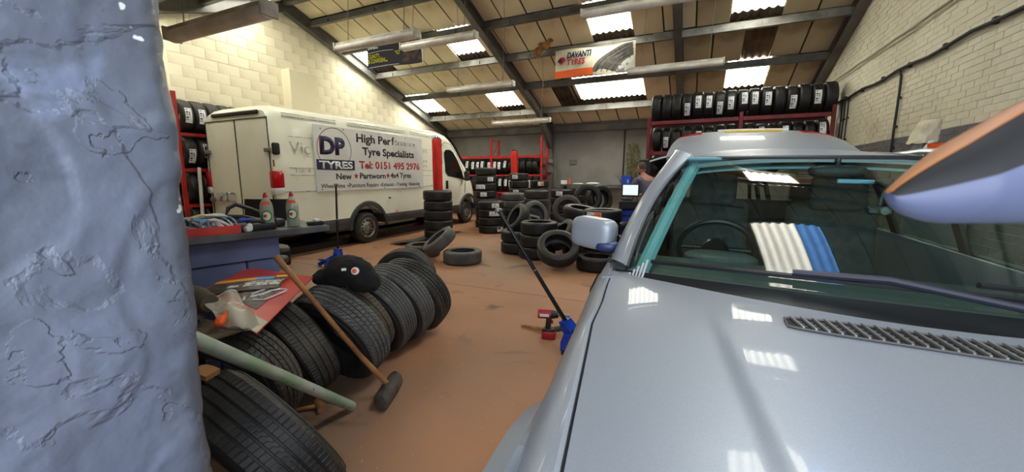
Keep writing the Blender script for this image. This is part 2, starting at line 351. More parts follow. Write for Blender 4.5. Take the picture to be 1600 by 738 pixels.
# ================================================================= BUILDING SHELL
XL, XR, YF, YB, E0, SL = -9.3, 2.56, .42, 13.7, 3.1, .35
YR = YB/2
def roof_z(y): return E0+SL*(YB-y) if y > YR else E0+SL*y
# floor: worn painted slab in bays with recessed joints
fl = MB().box(((XL+XR)/2, 6.6, -.11), (XR-XL+.6, 15.2, .18)).build('floor', 'floor'); fl['kind'] = 'structure'
ys = [-.9, 4.5, 9.2, 14.0]; xs_ = [XL-.2, XR+.2]
for a in range(3):
    for b in range(1):
        MB().box(((xs_[b]+xs_[b+1])/2, (ys[a]+ys[a+1])/2, -.01), (xs_[b+1]-xs_[b]-.012, ys[a+1]-ys[a]-.012, .02), bev=.003).build('floor_slab', 'floor', fl)
g = MB().box((0, -11, -.06), (60, 20.1, .1)).build('ground', 'ground'); g['kind'] = 'structure'
# left gable wall of painted blocks
def wall_mesh(name, x, th, m):
    pts = [(YF-.5, -.05), (YB+.2, -.05), (YB+.2, E0+.1), (YR, roof_z(YR)+.25), (YF-.5, roof_z(0)+.2)]
    w = MB().rings([[Vector((x, y, z)) for y, z in pts], [Vector((x+th, y, z)) for y, z in pts]]).build(name, m, smooth=0); w['kind'] = 'structure'; return w
wl = wall_mesh('wall_left', XL-.005, -.3, 'cream_joint')
bw, bh = .44, .215
cells = []
rest = MB()
for r in range(0, 26):
    z = r*bh
    k0 = 0 if r % 2 else -.5
    for c in range(-1, 33):
        y0 = (c+k0)*bw; y1 = y0+bw
        if y1 < 0 or y0 > YB: continue
        y0 = max(y0, 0.0); y1 = min(y1, YB)
        top = min(z+bh, min(roof_z(y0+.01), roof_z(y1-.01))+.08)
        if top-z < .05 or y1-y0 < .05: continue
        vis = z >= 2.35 and y0 > 4.2
        cells.append((not vis, (z < 2.35), y0, y1, z, top))
vis = [c for c in cells if not c[0]][:300]
sm = {}
for v_, _, y0, y1, z, top in vis:
    key = (round(y1-y0, 2), round(top-z, 2))
    if key not in sm:
        o = MB().box((0, 0, 0), (.05, key[0]-.004, key[1]-.004), bev=.003).build('block', 'cream'); sm[key] = o.data; bpy.data.objects.remove(o)
    shared('block', sm[key], wl, Matrix.Translation((XL-.025+random.uniform(-.002, .003), (y0+y1)/2, (z+top)/2)))
seen = set((c[2], c[4]) for c in vis)
for c in cells:
    if (c[2], c[4]) in seen: continue
    _, _, y0, y1, z, top = c
    rest.box((XL-.027, (y0+y1)/2, (z+top)/2), (.05, y1-y0-.007, top-z-.007))
rest.build('blockwork', 'cream', wl, smooth=0, kind='stuff')
MB().box((XL+.14, 7.1, 2.03), (.3, .8, 4.05), bev=.01).build('pier', 'cream', wl)
# right wall of painted brick, grey lower band
wr = wall_mesh('wall_right', XR+.005, .3, 'cream_joint')
cells = []
for r in range(0, 74):
    z = r*.0755
    for c in range(-1, 62):
        y0 = (c+(.5 if r % 2 else 0))*.228; y1 = min(y0+.228, YB)
        if y0 < 0 or y1-y0 < .04: continue
        if z+.075 > min(roof_z(y0+.01), roof_z(y1-.01))+.05: continue
        cells.append((y0, y1, z))
cand = sorted([c for c in cells if c[0] > 2.2 and 1.98 <= c[2] < 1.5+.53*c[0]], key=lambda c: (c[0]))[:300]
cs = set(cand); bm_hi = MB(); bm_lo = MB(); brick_me = {}
def brick_mesh(l, m):
    k = (round(l, 2), m)
    if k not in brick_me:
        o = MB().box((0, 0, 0), (.05, k[0]-.004, .0725), bev=.003).build('brick', m); brick_me[k] = o.data; bpy.data.objects.remove(o)
    return brick_me[k]
for c in cells:
    y0, y1, z = c; m = 'cream_brick' if z >= 1.98 else 'grey_band'; j = random.uniform(-.003, .003)
    if c in cs:
        shared('brick', brick_mesh(y1-y0, m), wr, Matrix.Translation((XR+.024+j, (y0+y1)/2, z+.0375)))
    else: (bm_hi if z >= 1.98 else bm_lo).box((XR+.024+j, (y0+y1)/2, z+.0375), (.05, y1-y0-.006, .07))
bm_hi.build('brickwork', 'cream_brick', wr, 0, kind='stuff'); bm_lo.build('painted_brick_band', 'grey_band', wr, 0, kind='stuff')
# conduits and cables on the right wall
def zc(y, z0, a=0): return Vector((XR-.03, y, z0+a))
tr = MB().tube([(XR-.035, 1.0+i*.42, 2.99+.02*sin(i*1.7)) for i in range(25)], .022, 8)
for i in range(12): tr.box((XR-.02, 1.4+i*.86, 3.0), (.05, .05, .07), bev=.008)
tr = tr.build('trim_1', 'black_cable'); tr['kind'] = 'structure'
t2 = MB().tube([(XR-.02, 1+i*.5, 3.52+.012*sin(i*2.3)) for i in range(22)], .012, 6).tube([(XR-.02, 1+i*.5, 3.46+.012*sin(i*1.3)) for i in range(22)], .009, 6).build('trim_2', 'white_cable'); t2['kind'] = 'structure'
for i, (y, r) in enumerate([(7.6, .016), (9.75, .012), (9.95, .012), (10.12, .012)]):
    c = MB().tube([(XR-.03, y+(.1 if i == 0 else 0), 3.0), (XR-.03, y+.02, 2.9), (XR-.03, y, 2.7), (XR-.03, y+.01, 2.2), (XR-.03, y, 1.5), (XR-.03, y, 1.2)], r, 8)
    for z in (2.6, 2.2, 1.9): c.box((XR-.02, y, z), (.03, r*3, .03))
    c = c.build('trim_%d' % (3+i), 'black_cable'); c['kind'] = 'structure'
# back wall
wb = MB().box(((XL+XR)/2, YB+.15, 1.68), (XR-XL+.4, .3, 3.5)).build('wall_back', 'grey_wall'); wb['kind'] = 'structure'
nb = MB()
for r in range(14, 42):
    for c in range(0, 52):
        x0 = XL+(c+(.5 if r % 2 else 0))*.23
        if x0+.23 > XR: continue
        nb.box((x0+.115, YB-.002+random.uniform(-.001, .002), r*.0755+.0375), (.2265, .02, .0725))
nb.build('painted_brickwork', 'grey_wall', wb, 0, kind='stuff')
MB().box((-4.0, YB-.02, 1.98), (.26, .03, .17), bev=.01).build('air_brick', 'steel_dark', wb)
# front wall: header, far left part and the pier beside the door opening
wf = MB().box((-5.3, .15, 1.6), (8.0, .5, 3.3)).box(((XR-.9)/2, .15, 3.35), (XR+.9, .5, .5)).build('wall_front', 'grey_wall', smooth=0); wf['kind'] = 'structure'
from mathutils import noise
def pier():
    path = []
    n1 = 110
    for i in range(n1): path.append((Vector((0, lerp(-.35, .375, i/(n1-1)))), Vector((1, 0))))
    for i in range(1, 12):
        a = i/12*pi/2; path.append((Vector((-.045+.045*cos(a), .375+.045*sin(a))), Vector((cos(a), sin(a)))))
    for i in range(16): path.append((Vector((lerp(-.045, -.5, i/15), .42)), Vector((0, 1))))
    def fn(u, v):
        p, n = path[round(u*(len(path)-1))]; z = v*3.1
        x = -.885+.034*(z-.86); q = Vector((p.x*3, p.y*3+5, z*3))
        d = .005*noise.noise(q*1.2)+.003*noise.noise(q*5)
        f = noise.noise(Vector((p.x*2, p.y*9, z*5))+Vector((3, 9, 2)))
        d += .0022*max(-1, min(1, (f-.12)*14))+.0006*noise.noise(q*22)
        f2 = noise.noise(Vector((p.x*3+9, p.y*16, z*11))); d += .0014*max(0, min(1, (f2-.25)*16))
        e = max(0, 1-abs((p-Vector((0, .42))).length)/.12)
        d += e*(.006*noise.noise(q*3.3+Vector((7, 1, 1)))+.003*noise.noise(q*11))
        g_ = noise.noise(Vector((p.y*7, z*.7, 3)))
        if g_ > .33: d += .004*min(1, (g_-.33)*12)
        return Vector((x+p.x+n.x*d, p.y+n.y*d, z))
    return MB().grid(fn, len(path)-1, 420)
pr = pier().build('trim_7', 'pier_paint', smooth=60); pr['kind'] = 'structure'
MB().box((-1.35, 0.0, 1.55), (.8, .7, 3.1)).build('pier_core', 'bench_blue', pr)

# ---------------------------------------------------------------- roof: outer sheet, rafters, purlins, boards, rooflights
ce = MB()
for (ya, yb) in ((-.2, YR), (YR, YB+.2)):
    za, zb = roof_z(max(ya, 0))+.27-(.07 if ya < 0 else 0), roof_z(min(yb, YB))+.27-(.07 if yb > YB else 0)
    ce.rings([[Vector((x, ya, za)), Vector((x, yb, zb)), Vector((x, yb, zb+.03)), Vector((x, ya, za+.03))] for x in (XL-.3, XR+.3)])
ce = ce.build('ceiling', 'ceiling_dark', smooth=0); ce['kind'] = 'structure'
TH = atan(SL)
def slope_frame(x, y, lift):  # frame lying in the roof plane at (x,y)
    far = y > YR; s = -SL if far else SL
    return frame((x, y, roof_z(y)+lift), (1, 0, 0), (0, 1, s))
RX = [-9.22, -4.78, -.56, 2.47]
for x in RX:
    for far in (1, 0):
        y0, y1 = (YR, YB-.15) if far else (.5, YR); w = .16; rb = MB()
        for dz, hh, ww in ((-.13, .025, w), (.13, .02, w), (0, .26, .03)):
            a = Vector((x, y0, roof_z(y0)+.02+dz)); b = Vector((x, y1, roof_z(y1)+.02+dz))
            rb.rings([[p+Vector((sx*ww/2, 0, sz*hh/2)) for sx, sz in ((-1, -1), (1, -1), (1, 1), (-1, 1))] for p in (a, b)])
        if far and x == -4.78:  # haunch
            rb.rings([[Vector((x+sx*.06, y, z)) for y, z in ((12.1, roof_z(12.1)-.1), (13.4, roof_z(13.4)-.1), (13.4, 2.45))] for sx in (-1, 1)])
        rb.build('rafter', 'steel_dark', ce, smooth=0)
    c_ = MB()
    for dx, ww, dd in ((0, .03, .24), (0, .16, .02)):
        c_.box((x, 13.52, 1.6), (ww, dd, 3.2))
    c_.box((x, 13.41, 1.6), (.16, .02, 3.2)).box((x, 13.63, 1.6), (.16, .02, 3.2)).build('column', 'steel_dark', ce, 0)
MB().box((-4.72, 13.36, 2.02), (.16, .08, .14), bev=.01).build('socket_box', 'steel_light', ce)
MB().box((-4.74, 13.37, 1.72), (.22, .08, .2), bev=.01).build('switch_box', 'steel_dark', ce)
PY = [7.55, 8.62, 9.8, 11.1, 12.5]
PN = [6.15, 5.08, 4.15, 3.1, 1.45]
light_p = {9.8, 12.5}
for i, y in enumerate(PY+PN):
    p = MB(); z = roof_z(y)
    for a, b in ((XL, RX[1]), (RX[1], RX[2]), (RX[2], XR)):
        p.box(((a+b)/2, y, z+.08), (b-a-.01, .035, .17), bev=.004).box(((a+b)/2, y-.04, z+.005), (b-a-.01, .08, .018)).box(((a+b)/2, y+.04, z+.16), (b-a-.01, .08, .014))
        for k in range(3):
            xx = a+(b-a)*(k+.5)/3; p.box((xx, y-.03, z+.06), (.03, .05, .1))
    p.build('purlin', 'steel_light' if y in (9.8, 12.5, 6.15) else 'steel_dark', ce, 0)
MB().box(((XL+XR)/2, YB-.1, E0+.03), (XR-XL, .16, .24), bev=.02).build('wall_plate', 'steel_dark', ce)
MB().box(((XL+XR)/2, YR, roof_z(YR)+.12), (XR-XL, .12, .2)).build('ridge_beam', 'steel_dark', ce)
rows = [(YR+.05, 7.55), (7.55, 8.62), (8.62, 9.8), (9.8, 11.1), (11.1, 12.5), (12.5, 13.62)]
rown = [(.1, 1.45), (1.45, 3.1), (3.1, 4.15), (4.15, 5.08), (5.08, 6.15), (6.15, YR-.05)]
LITE = {2: [(-9.25, -8.35), (-6.1, -5.22), (-2.4, -1.5), (.42, 1.3)], 4: [(-9.25, -8.3), (-6.25, -5.3), (-3.35, -1.48), (.5, 1.38)]}
LITEN = {2: [(-6.2, -5.3), (-9.2, -8.3)], 4: [(.3, 1.2), (-6.2, -5.3), (-9.2, -8.3)], 1: [(-.14, .94)]}
DARK = {0: [(1.9, 2.5)], 1: [(1.9, 2.5)], 3: [(.75, 1.3)], 4: [(-4.05, -3.42)], 2: []}
wn = 0
def corr(x0, x1, L, amp=.022, pitch=.146):
    def fn(u, v):
        x = u*(x1-x0); return Vector((x-(x1-x0)/2, (v-.5)*L, amp*sin(2*pi*(x+x0)/pitch)))
    return MB().sheet(fn, int((x1-x0)/pitch*10), 2, .005)
pan_me = {}
def do_rows(R, LT, DK, far):
    global wn
    for ri, (ya, yb) in enumerate(R):
        L = (yb-ya)/cos(TH); ym = (ya+yb)/2
        lt = LT.get(ri, []); dk = DK.get(ri, [])
        x = XL+.12; off = 0
        edges = []
        k = 0
        blocked = sorted(lt+dk)
        segs = []; cur = XL+.1
        for a, b in blocked:
            if a > cur+.08: segs.append((cur, a))
            cur = b
        if cur < XR-.1: segs.append((cur, XR-.08))
        for a, b in segs:
            n = max(1, round((b-a)/.605)); w = (b-a)/n
            for i in range(n):
                xm = a+w*(i+.5)
                if min(abs(xm-w/2-r) for r in RX) < -1: continue
                key = (round(w, 3), round(L, 3))
                if key not in pan_me:
                    o = MB().box((0, 0, 0), (w-.032, L-.05, .02), bev=.004).build('ceiling_panel', 'ceiling_panel'); pan_me[key] = o.data; bpy.data.objects.remove(o)
                mtx = slope_frame(xm, ym, .185+random.uniform(-.006, .006)) @ Matrix.Rotation(random.uniform(-.008, .008), 4, 'X')
                po = shared('ceiling_panel', pan_me[key], ce, mtx)
                if xm > -.5 and far: po.material_slots[0].link = 'OBJECT'; po.material_slots[0].material = M['ceiling_panel_dim_stained']
        for a, b in dk:
            m = 'ceiling_dark' if not (far and ri == 3) else 'ceiling_brown'
            mb = corr(a, b, L-.05); mb.bm.transform(slope_frame((a+b)/2, ym, .21)); mb.build('bare_roof_sheet', m, ce)
        for a, b in lt:
            wn += 1; cut = (far and L*.8 or L*.98)
            yy = ym-(L-cut)/2*cos(TH) if far else ym
            parts = [(a, b, 'skylight')] if not (not far and ri == 1 and a > -.5) else [(a, a+.70, 'skylight'), (a+.70, b, 'skylight_blue')]  # blue strip is the same sheet in shade, coloured into its emission
            root = None
            for (c, d, m) in parts:
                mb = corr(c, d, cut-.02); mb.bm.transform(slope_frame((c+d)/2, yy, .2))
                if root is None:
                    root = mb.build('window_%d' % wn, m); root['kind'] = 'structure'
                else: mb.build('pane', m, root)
            if far:
                mb = corr(a, b, L*.2); mb.bm.transform(slope_frame((a+b)/2, yb-L*.1*cos(TH), .215)); mb.build('sheet_lap', 'ceiling_dark', root)
do_rows(rows, LITE, DARK, True); do_rows(rown, LITEN, {}, False)
# torn insulation hanging near the front banner
def torn(u, v):
    return Vector((-3.75+.42*u+.08*sin(v*7), 9.55-.1*v-.25*u, roof_z(9.5)+.12-.3*v*(1-u*.5)+.04*sin(u*9+v*4)))
MB().sheet(torn, 12, 8, .02).build('torn_insulation', 'torn', ce)

# ================================================================= TYRES
def tyre_profile(R, w, ri, ng=4, gw=.007, gd=.008, belly=.0):
    h = w/2
    P = [(ri+.012, -h*.72), (ri, -h*.82), (ri+.006, -h*.92), (ri+(R-ri)*.35, -h*.99), (ri+(R-ri)*.62, -h*1.0-belly), (R-.035, -h*.95), (R-.016, -h*.88)]
    tr = []
    tw = h*.78
    gs = [(-tw+2*tw*(k+1)/(ng+1)) for k in range(ng)]
    tr.append((R-.005, -tw)); last = -tw
    for g_ in gs:
        tr += [(R-.004*(abs(g_-gw)/tw)**2, g_-gw), (R-gd, g_-gw*.7), (R-gd, g_+gw*.7), (R-.004*(abs(g_+gw)/tw)**2, g_+gw)]
    tr.append((R-.005, tw))
    top = [(r, -z) for r, z in P[::-1]]
    inner = [(R-.03, h*.62), (R-.022, 0), (R-.03, -h*.62)]
    return P, tr, top, inner
def tyre_simple(R=.325, w=.215, ri=.205, ng=4, seg=44):
    P, tr, top, inner = tyre_profile(R, w, ri, ng)
    return MB().lathe(P+tr+top+inner, seg, closed=True)
def mesh_of(mb, name, m, smooth=40):
    o = mb.build(name, m, smooth=smooth); me = o.data; bpy.data.objects.remove(o); return me
TY = {}
for nm, m in (('new', 'rubber_new'), ('mid', 'rubber'), ('worn', 'rubber_worn'), ('grey', 'rubber_grey')):
    TY[nm] = mesh_of(tyre_simple(), 'tyre', m)
TY['low'] = mesh_of(tyre_simple(.325, .215, .225, 3), 'tyre', 'rubber_new')
CAR = {}
def label_mesh(kind, a=.25, z=.05):
    """card sticker wrapped on the tread; returns (card, print) meshes in tyre space facing +X; long side across or along"""
    R = .3275
    def patch(mb, a0, a1, z0, z1, dr, n=4):
        mb.sheet(lambda u, v: Vector(((R+dr)*cos(lerp(a0, a1, u)), (R+dr)*sin(lerp(a0, a1, u)), lerp(z0, z1, v))), n, 1, .001)
    c = MB(); patch(c, -a, a, -z, z, .002)
    p = MB(); q = MB()
    for k in range(5):
        t0 = -a*.85+a*1.7*k/5; patch(p, t0, t0+a*.1*(1+k % 2), -z*.8, -z*.1, .0032, 1)
    patch(p, -a*.5, a*.1, z*.15, z*.4, .0032, 1); patch(p, -a*.8, a*.8, z*.55, z*.75, .0032, 1)
    patch(q, -a*.9, a*.1, z*.1, z*.85, .0032, 2) if kind == 'blue' else patch(q, a*.1, a*.95, -z*.85, z*.9, .0032, 2)
    return mesh_of(c, 'paper_label', 'paper', 0), mesh_of(p, 'label_print', 'ink', 0), mesh_of(q, 'label_patch', {'white': 'ink', 'blue': 'ink_blue', 'orange': 'orange_card', 'red': 'red_gloss'}[kind], 0)
LAB = {k: label_mesh(k) for k in ('white', 'blue', 'orange', 'red')}; LAB['tall'] = label_mesh('white', .40, .052)
RV = Matrix.Rotation(pi/2, 4, 'X')
def put_label(t, kind, ang, z=0, big=1.0):
    mt = Matrix.Rotation(ang, 4, 'Z') @ Matrix.Translation((0, 0, z))
    if big != 1.0: mt = mt @ Matrix.Diagonal((1.0, big, big, 1))
    c = shared('paper_label', LAB[kind][0], t, mt); shared('label_print', LAB[kind][1], c)
    if kind in ('orange', 'red', 'blue'): shared('label_patch', LAB[kind][2], c)
    return c
def put_tyre(kind, loc, axis, lab, group, s=1.0, spin=0, sz=None):
    o = shared('tyre', TY[kind]); m = axis_frame(loc, axis, spin)
    o.matrix_basis = m @ Matrix.Diagonal((s, s, sz or s, 1)); return tag(o, lab, 'tyre', group)
def face_ang(loc, axis, spin, target=(0, 0, 1.5)):
    m = axis_frame(loc, axis, spin); v = m.inverted() @ Vector(target); return atan2(v.y, v.x)
def stack(x, y, n, kinds, where, group, s=1.0, h=.215, z0=0, labels={}, jit=.012):
    for k in range(n):
        kd = kinds if isinstance(kinds, str) else kinds[min(k, len(kinds)-1)]
        loc = (x+random.uniform(-jit, jit), y+random.uniform(-jit, jit), z0+h*(k+.5)); ax = Vector((random.uniform(-.01, .01), random.uniform(-.01, .01), 1)); sp = random.uniform(0, 6)
        pos = 'topmost tyre' if k == n-1 else ('bottom tyre' if k == 0 else NUM[k]+' tyre from the bottom')
        t = put_tyre(kd, loc, ax, '%s of the stack %s' % (pos, where), group, s, sp, h/.215)
        for (kk, kind, da) in labels:
            if kk == k: put_label(t, kind, face_ang(loc, ax, sp)+da, big=1.15)
# ---- foreground row of leaning used tyres, fully treaded
def detail_tyre(name, q, R, w, ri, m_tread, m_side, lab, pattern=0, ng=4, pitch=62, extra=None):
    x, y, az, ti = q
    a = Vector((cos(az)*cos(ti), sin(az)*cos(ti), sin(ti))); cz = R*cos(ti)+w/2*abs(sin(ti))+.002
    t = thing('tyre', lab, 'tyre', (x, y, cz), (0, 0, 0), 'used tyres leaning in a row beside the bench')
    t.matrix_basis = axis_frame((x, y, cz), a)
    P, tr, top, inner = tyre_profile(R, w, ri, ng, .0055, .0095)
    # tread block cuts: every rib column is cut by narrow cross grooves
    cols = [P[-1]]+tr+[top[0]]
    # refine columns so that ribs have inner points
    ref = [cols[0]]
    for i in range(1, len(cols)):
        a0, b0 = cols[i-1], cols[i]
        if abs(b0[1]-a0[1]) > .02:
            for k in (1, 2, 3): ref.append((lerp(a0[0], b0[0], k/4), lerp(a0[1], b0[1], k/4)))
        ref.append(b0)
    fr_ = [0, .35, .68, .80, .84, .96]
    rings = []
    for (r, z) in ref:
        ring = []
        side = abs(z) > w/2*.70
        for k in range(pitch):
            for j, f in enumerate(fr_):
                cut = j in (3, 4, 5)
                if pattern == 0: sh = abs(z)/w*1.4*(1 if z > 0 else -1) + (.5 if z > 0 else 0); dep = .0035 if (j in (3, 4) and abs(z) > w*.22) else (.0018 if j == 4 else 0)
                elif pattern == 1: sh = z/w*2.4+.5*round(z/w*5); dep = .007 if cut and j < 5 else 0
                elif pattern == 2: sh = .6*sin(z/w*14); dep = .0045 if j == 3 or j == 4 else 0
                else: sh = z/w*1.0; dep = .007 if (cut and abs(z) > w*.2) else (.003 if j == 4 else 0)
                if side: dep *= .5
                th = 2*pi*(k+f+sh)/pitch
                rr = r-(dep if r > R-.007 or side else 0)
                ring.append(Vector((rr*cos(th), rr*sin(th), z)))
        rings.append(ring)
    MB().rings(rings, caps=False).build('tread', m_tread, t, 25, local=True)
    body = [cols[-1]]+top[1:]+inner+P
    sw = MB().lathe(body, 96)
    sw.bm.faces.ensure_lookup_table()
    caps = [f for f in sw.bm.faces if len(f.verts) > 8]; bmesh.ops.delete(sw.bm, geom=caps, context='FACES_ONLY')
    for rr in (ri+(R-ri)*.3, ri+(R-ri)*.7):  # raised rings moulded in the wall
        for sgn in (-1, 1): sw.lathe([(rr-.003, sgn*(w/2*.99)), (rr, sgn*(w/2*1.0+.0025)), (rr+.003, sgn*(w/2*.99))], 64)
    caps = [f for f in sw.bm.faces if len(f.verts) > 8]; bmesh.ops.delete(sw.bm, geom=caps, context='FACES_ONLY')
    sw.build('sidewall', m_side, t, 40, local=True)
    return t
FRONT = [
 ((-1.567, .911, 1.432, .47), .36, .245, .225, 'rubber', 'rubber', 'large black ribbed tyre nearest the camera, under the pale pipe', 0, 4),
 ((-2.235, 1.165, 1.93, .17), .36, .215, .225, 'rubber_worn', 'rubber', 'second tyre of the leaning row, under the red board edge, behind the pale pipe', 2, 4),
 ((-2.38, 1.645, 1.387, .376), .345, .215, .215, 'rubber_worn', 'rubber', 'worn grooved tyre left of the wooden mallet handle', 0, 3),
 ((-2.251, 1.90, 1.587, .41), .375, .215, .24, 'rubber_grey', 'rubber', 'deep blocky treaded tyre right behind the wooden mallet handle', 1, 4),
 ((-2.39, 2.14, 1.60, .40), .345, .205, .22, 'rubber_brown', 'rubber_brown', 'dusty brown shouldered tyre just behind the blocky one', 3, 2),
 ((-2.357, 2.37, 1.567, .34), .355, .205, .225, 'rubber_grey', 'rubber', 'fine treaded grey tyre directly right of the black hat', 2, 5),
 ((-2.362, 2.60, 1.578, .341), .37, .205, .235, 'rubber_grey', 'rubber', 'smooth grey tyre last but two in the leaning row', 3, 4),
 ((-2.366, 2.845, 1.59, .42), .375, .215, .235, 'rubber', 'rubber', 'dark deep grooved tyre at the right end of the leaning row', 2, 4),
 ((-2.93, 3.42, 1.998, .04), .345, .215, .22, 'rubber_worn', 'rubber', 'upright used tyre half hidden at the back end of the row', 1, 4),
]
for q, R, w, ri, a, b, lab, pat, ng in FRONT: detail_tyre('tyre', q, R, w, ri, a, b, lab, pat, ng, 84 if pat == 0 else 66)
# hidden tyre that props the nearest one
# ---- three loose tyres on the floor
G3 = 'three loose used tyres on the open floor'
put_tyre('worn', (-4.674, 5.985, .11), (0, 0, 1), 'used tyre lying flat, leftmost of the three loose ones', G3, 1.02)
put_tyre('grey', (-3.637, 5.752, .115), (0, 0, 1), 'used tyre lying flat, rightmost of the three loose ones', G3, 1.04)
put_tyre('grey', (-4.12, 5.74, .34), (-.47, -.42, .80), 'used tyre tilted up against the flat one on its right', G3, 1.0)
# ---- stacks
SG = 'tyres stacked in columns'
stack(-5.60, 7.80, 5, ['new', 'new', 'new', 'low', 'new'], 'before the near red post', 'five stacked tyres before the van', 1.06, .232)
stack(-4.92, 9.25, 4, 'new', 'of four, right of the van nose', 'stack of four new tyres right of the van', 1.06, .212, labels=[(3, 'white', .35), (2, 'white', .12), (0, 'blue', .75), (2, 'blue', .5)])
stack(-5.60, 10.19, 8, 'new', 'that rises tallest just behind the van nose', 'tall stack behind the van nose', .97, .217, labels=[(7, 'white', 9), (6, 'white', .45), (5, 'white', -.35), (4, 'white', -.2), (2, 'white', -.3), (5, 'white', -.75)])
stack(-4.70, 10.16, 5, ['new', 'new', 'mid', 'grey', 'grey'], 'of greyer tyres below the far red post', 'stack below the far red post', 1.04, .205)
stack(-5.05, 11.35, 7, 'new', 'just right of the far red post', 'stack right of the far red post', .95, .227, labels=[(6, 'white', -.4), (4, 'white', -.3), (3, 'white', .5)])
stack(-4.66, 12.10, 6, 'new', 'topped by an orange label', 'stack by the far rack end', .95, .228, labels=[(5, 'orange', .15)])
stack(-3.88, 9.88, 5, ['new', 'new', 'mid', 'mid', 'mid'], 'broadest behind the tyre pile', 'broad stack behind the pile', 1.03, .226)
stack(-3.55, 11.0, 5, 'new', 'next right of the broad one', 'stack right of the broad stack', .97, .224, labels=[(4, 'white', -.2), (2, 'white', .5)])
stack(-3.38, 12.0, 5, 'new', 'farthest back below the dark wall shelf', 'stack below the dark wall shelf', 1.0, .232)
# ---- the heap
HG = 'heap of loose tyres in the middle of the workshop'
def heap(kind, loc, ax, lab, s=1.0, lb=None, da=0, big=1.2, z=0):
    t = put_tyre(kind, loc, ax, lab, HG, s, .3)
    if lb: put_label(t, lb, face_ang(loc, ax, .3)+da, z, big)
    return t
heap('mid', (-1.98, 6.02, .335), (.25, -.56, .80), 'large black tyre leaning at the front of the heap, its hole facing the camera', 1.06)
for k in range(3): heap('new', (-2.62+.02*k, 6.72, .115+.225*k), (0, 0, 1), ['bottom', 'middle', 'top'][k]+' one of the three flat black tyres left of the front heap tyre', 1.06)
heap('new', (-3.15, 7.0, .115), (0, 0, 1), 'black tyre lying flat at the left foot of the heap')
heap('new', (-3.16, 7.02, .335), (.05, 0, 1), 'black tyre lying second from the floor at the left foot of the heap')
heap('mid', (-3.30, 7.35, .64), (-.55, -.6, .45), 'black tyre leaning left on the heap with its ring towards the camera', .95)
heap('grey', (-3.0, 7.55, .70), (.80, -.45, .35), 'grey ringed tyre tilted on its side at the left of the heap', .92)
heap('worn', (-3.2, 7.85, .45), (.3, -.3, 1), 'dusty tyre lying below the grey ringed one', 1.0)
heap('new', (-2.12, 6.72, .45), (-.45, -.35, .5), 'dark tyre wedged upright behind the front heap tyre', .95)
heap('worn', (-2.47, 8.1, .78), (.22, -.93, .25), 'upright dusty ring of a tyre at the middle back of the heap', .98, 'white', -.0)
heap('new', (-2.5, 8.35, .33), (0, -.2, 1), 'tyre lying low under the upright ring', 1.0)
for k in range(4):
    heap('new', (-1.50+.01*k, 6.95-.01*k, .115+.232*k), (0, 0, 1), ['bottom', 'second', 'third', 'top'][k]+' flat tyre of the four tyre pile behind the door mirror', 1.05, {3: 'orange', 2: 'red'}.get(k), {3: -.42, 2: .5}.get(k, 0), 1.55)
for k in range(3): heap('new', (-2.02+.01*k, 7.42, .11+.218*k), (0, 0, 1), ['bottom', 'second', 'third'][k]+' flat tyre of the column left of the orange labelled tyre', 1.0)
heap('new', (-1.99, 7.40, .80), (.16, -.06, .97), 'slightly tilted tyre on top of the column left of the orange labelled one', 1.03)
heap('new', (-1.38, 6.25, .118), (0, 0, 1), 'flat black tyre on the floor below the door mirror', 1.06)
for k in range(3): heap('new', (-2.25, 8.95, .11+.225*k), (0, 0, 1), ['bottom', 'second', 'top'][k]+' flat tyre of the support pile at the back of the heap', 1.0)
heap('new', (-2.17, 8.6, 1.0), (.35, -.9, .1), 'tyre ring standing highest on the heap, seen through', .98)
heap('mid', (-1.98, 8.95, .98), (.75, -.6, .15), 'tyre standing just behind the highest ring', .98)
heap('new', (-1.14, 7.52, .34), (.55, -.83, .05), 'tyre standing beside the blue trolley near the car', 1.0)
# ---- racks
def rack_frame_posts(t, x, y0, y1, z1, m, zs=(), dirx=False):
    """upright pair with diagonal braces; dirx: depth runs along X"""
    pt = (lambda d, z: (d, x, z)) if dirx else (lambda d, z: (x, d, z))
    for d in (y0, y1):
        p = MB(); c = pt(d, z1/2); p.box(c, (.07, .05, z1) if not dirx else (.05, .07, z1), bev=.004)
        for k in range(int(z1/.075)):  # punched slots read as small dark pips
            pass
        p.build('upright', m, t, 0)
    n = int(z1/.6)
    b = MB()
    for k in range(n):
        za, zb = .2+k*(z1-.3)/n, .2+(k+1)*(z1-.3)/n
        a, c = (y0, y1) if k % 2 else (y1, y0); b.cyl(pt(a, za), pt(c, zb), .013, seg=6)
    b.cyl(pt(y0, z1-.06), pt(y1, z1-.06), .013, seg=6).build('brace', m, t)
def row_label(i, n, what): return '%s from the left on %s' % (NUM[i], what)
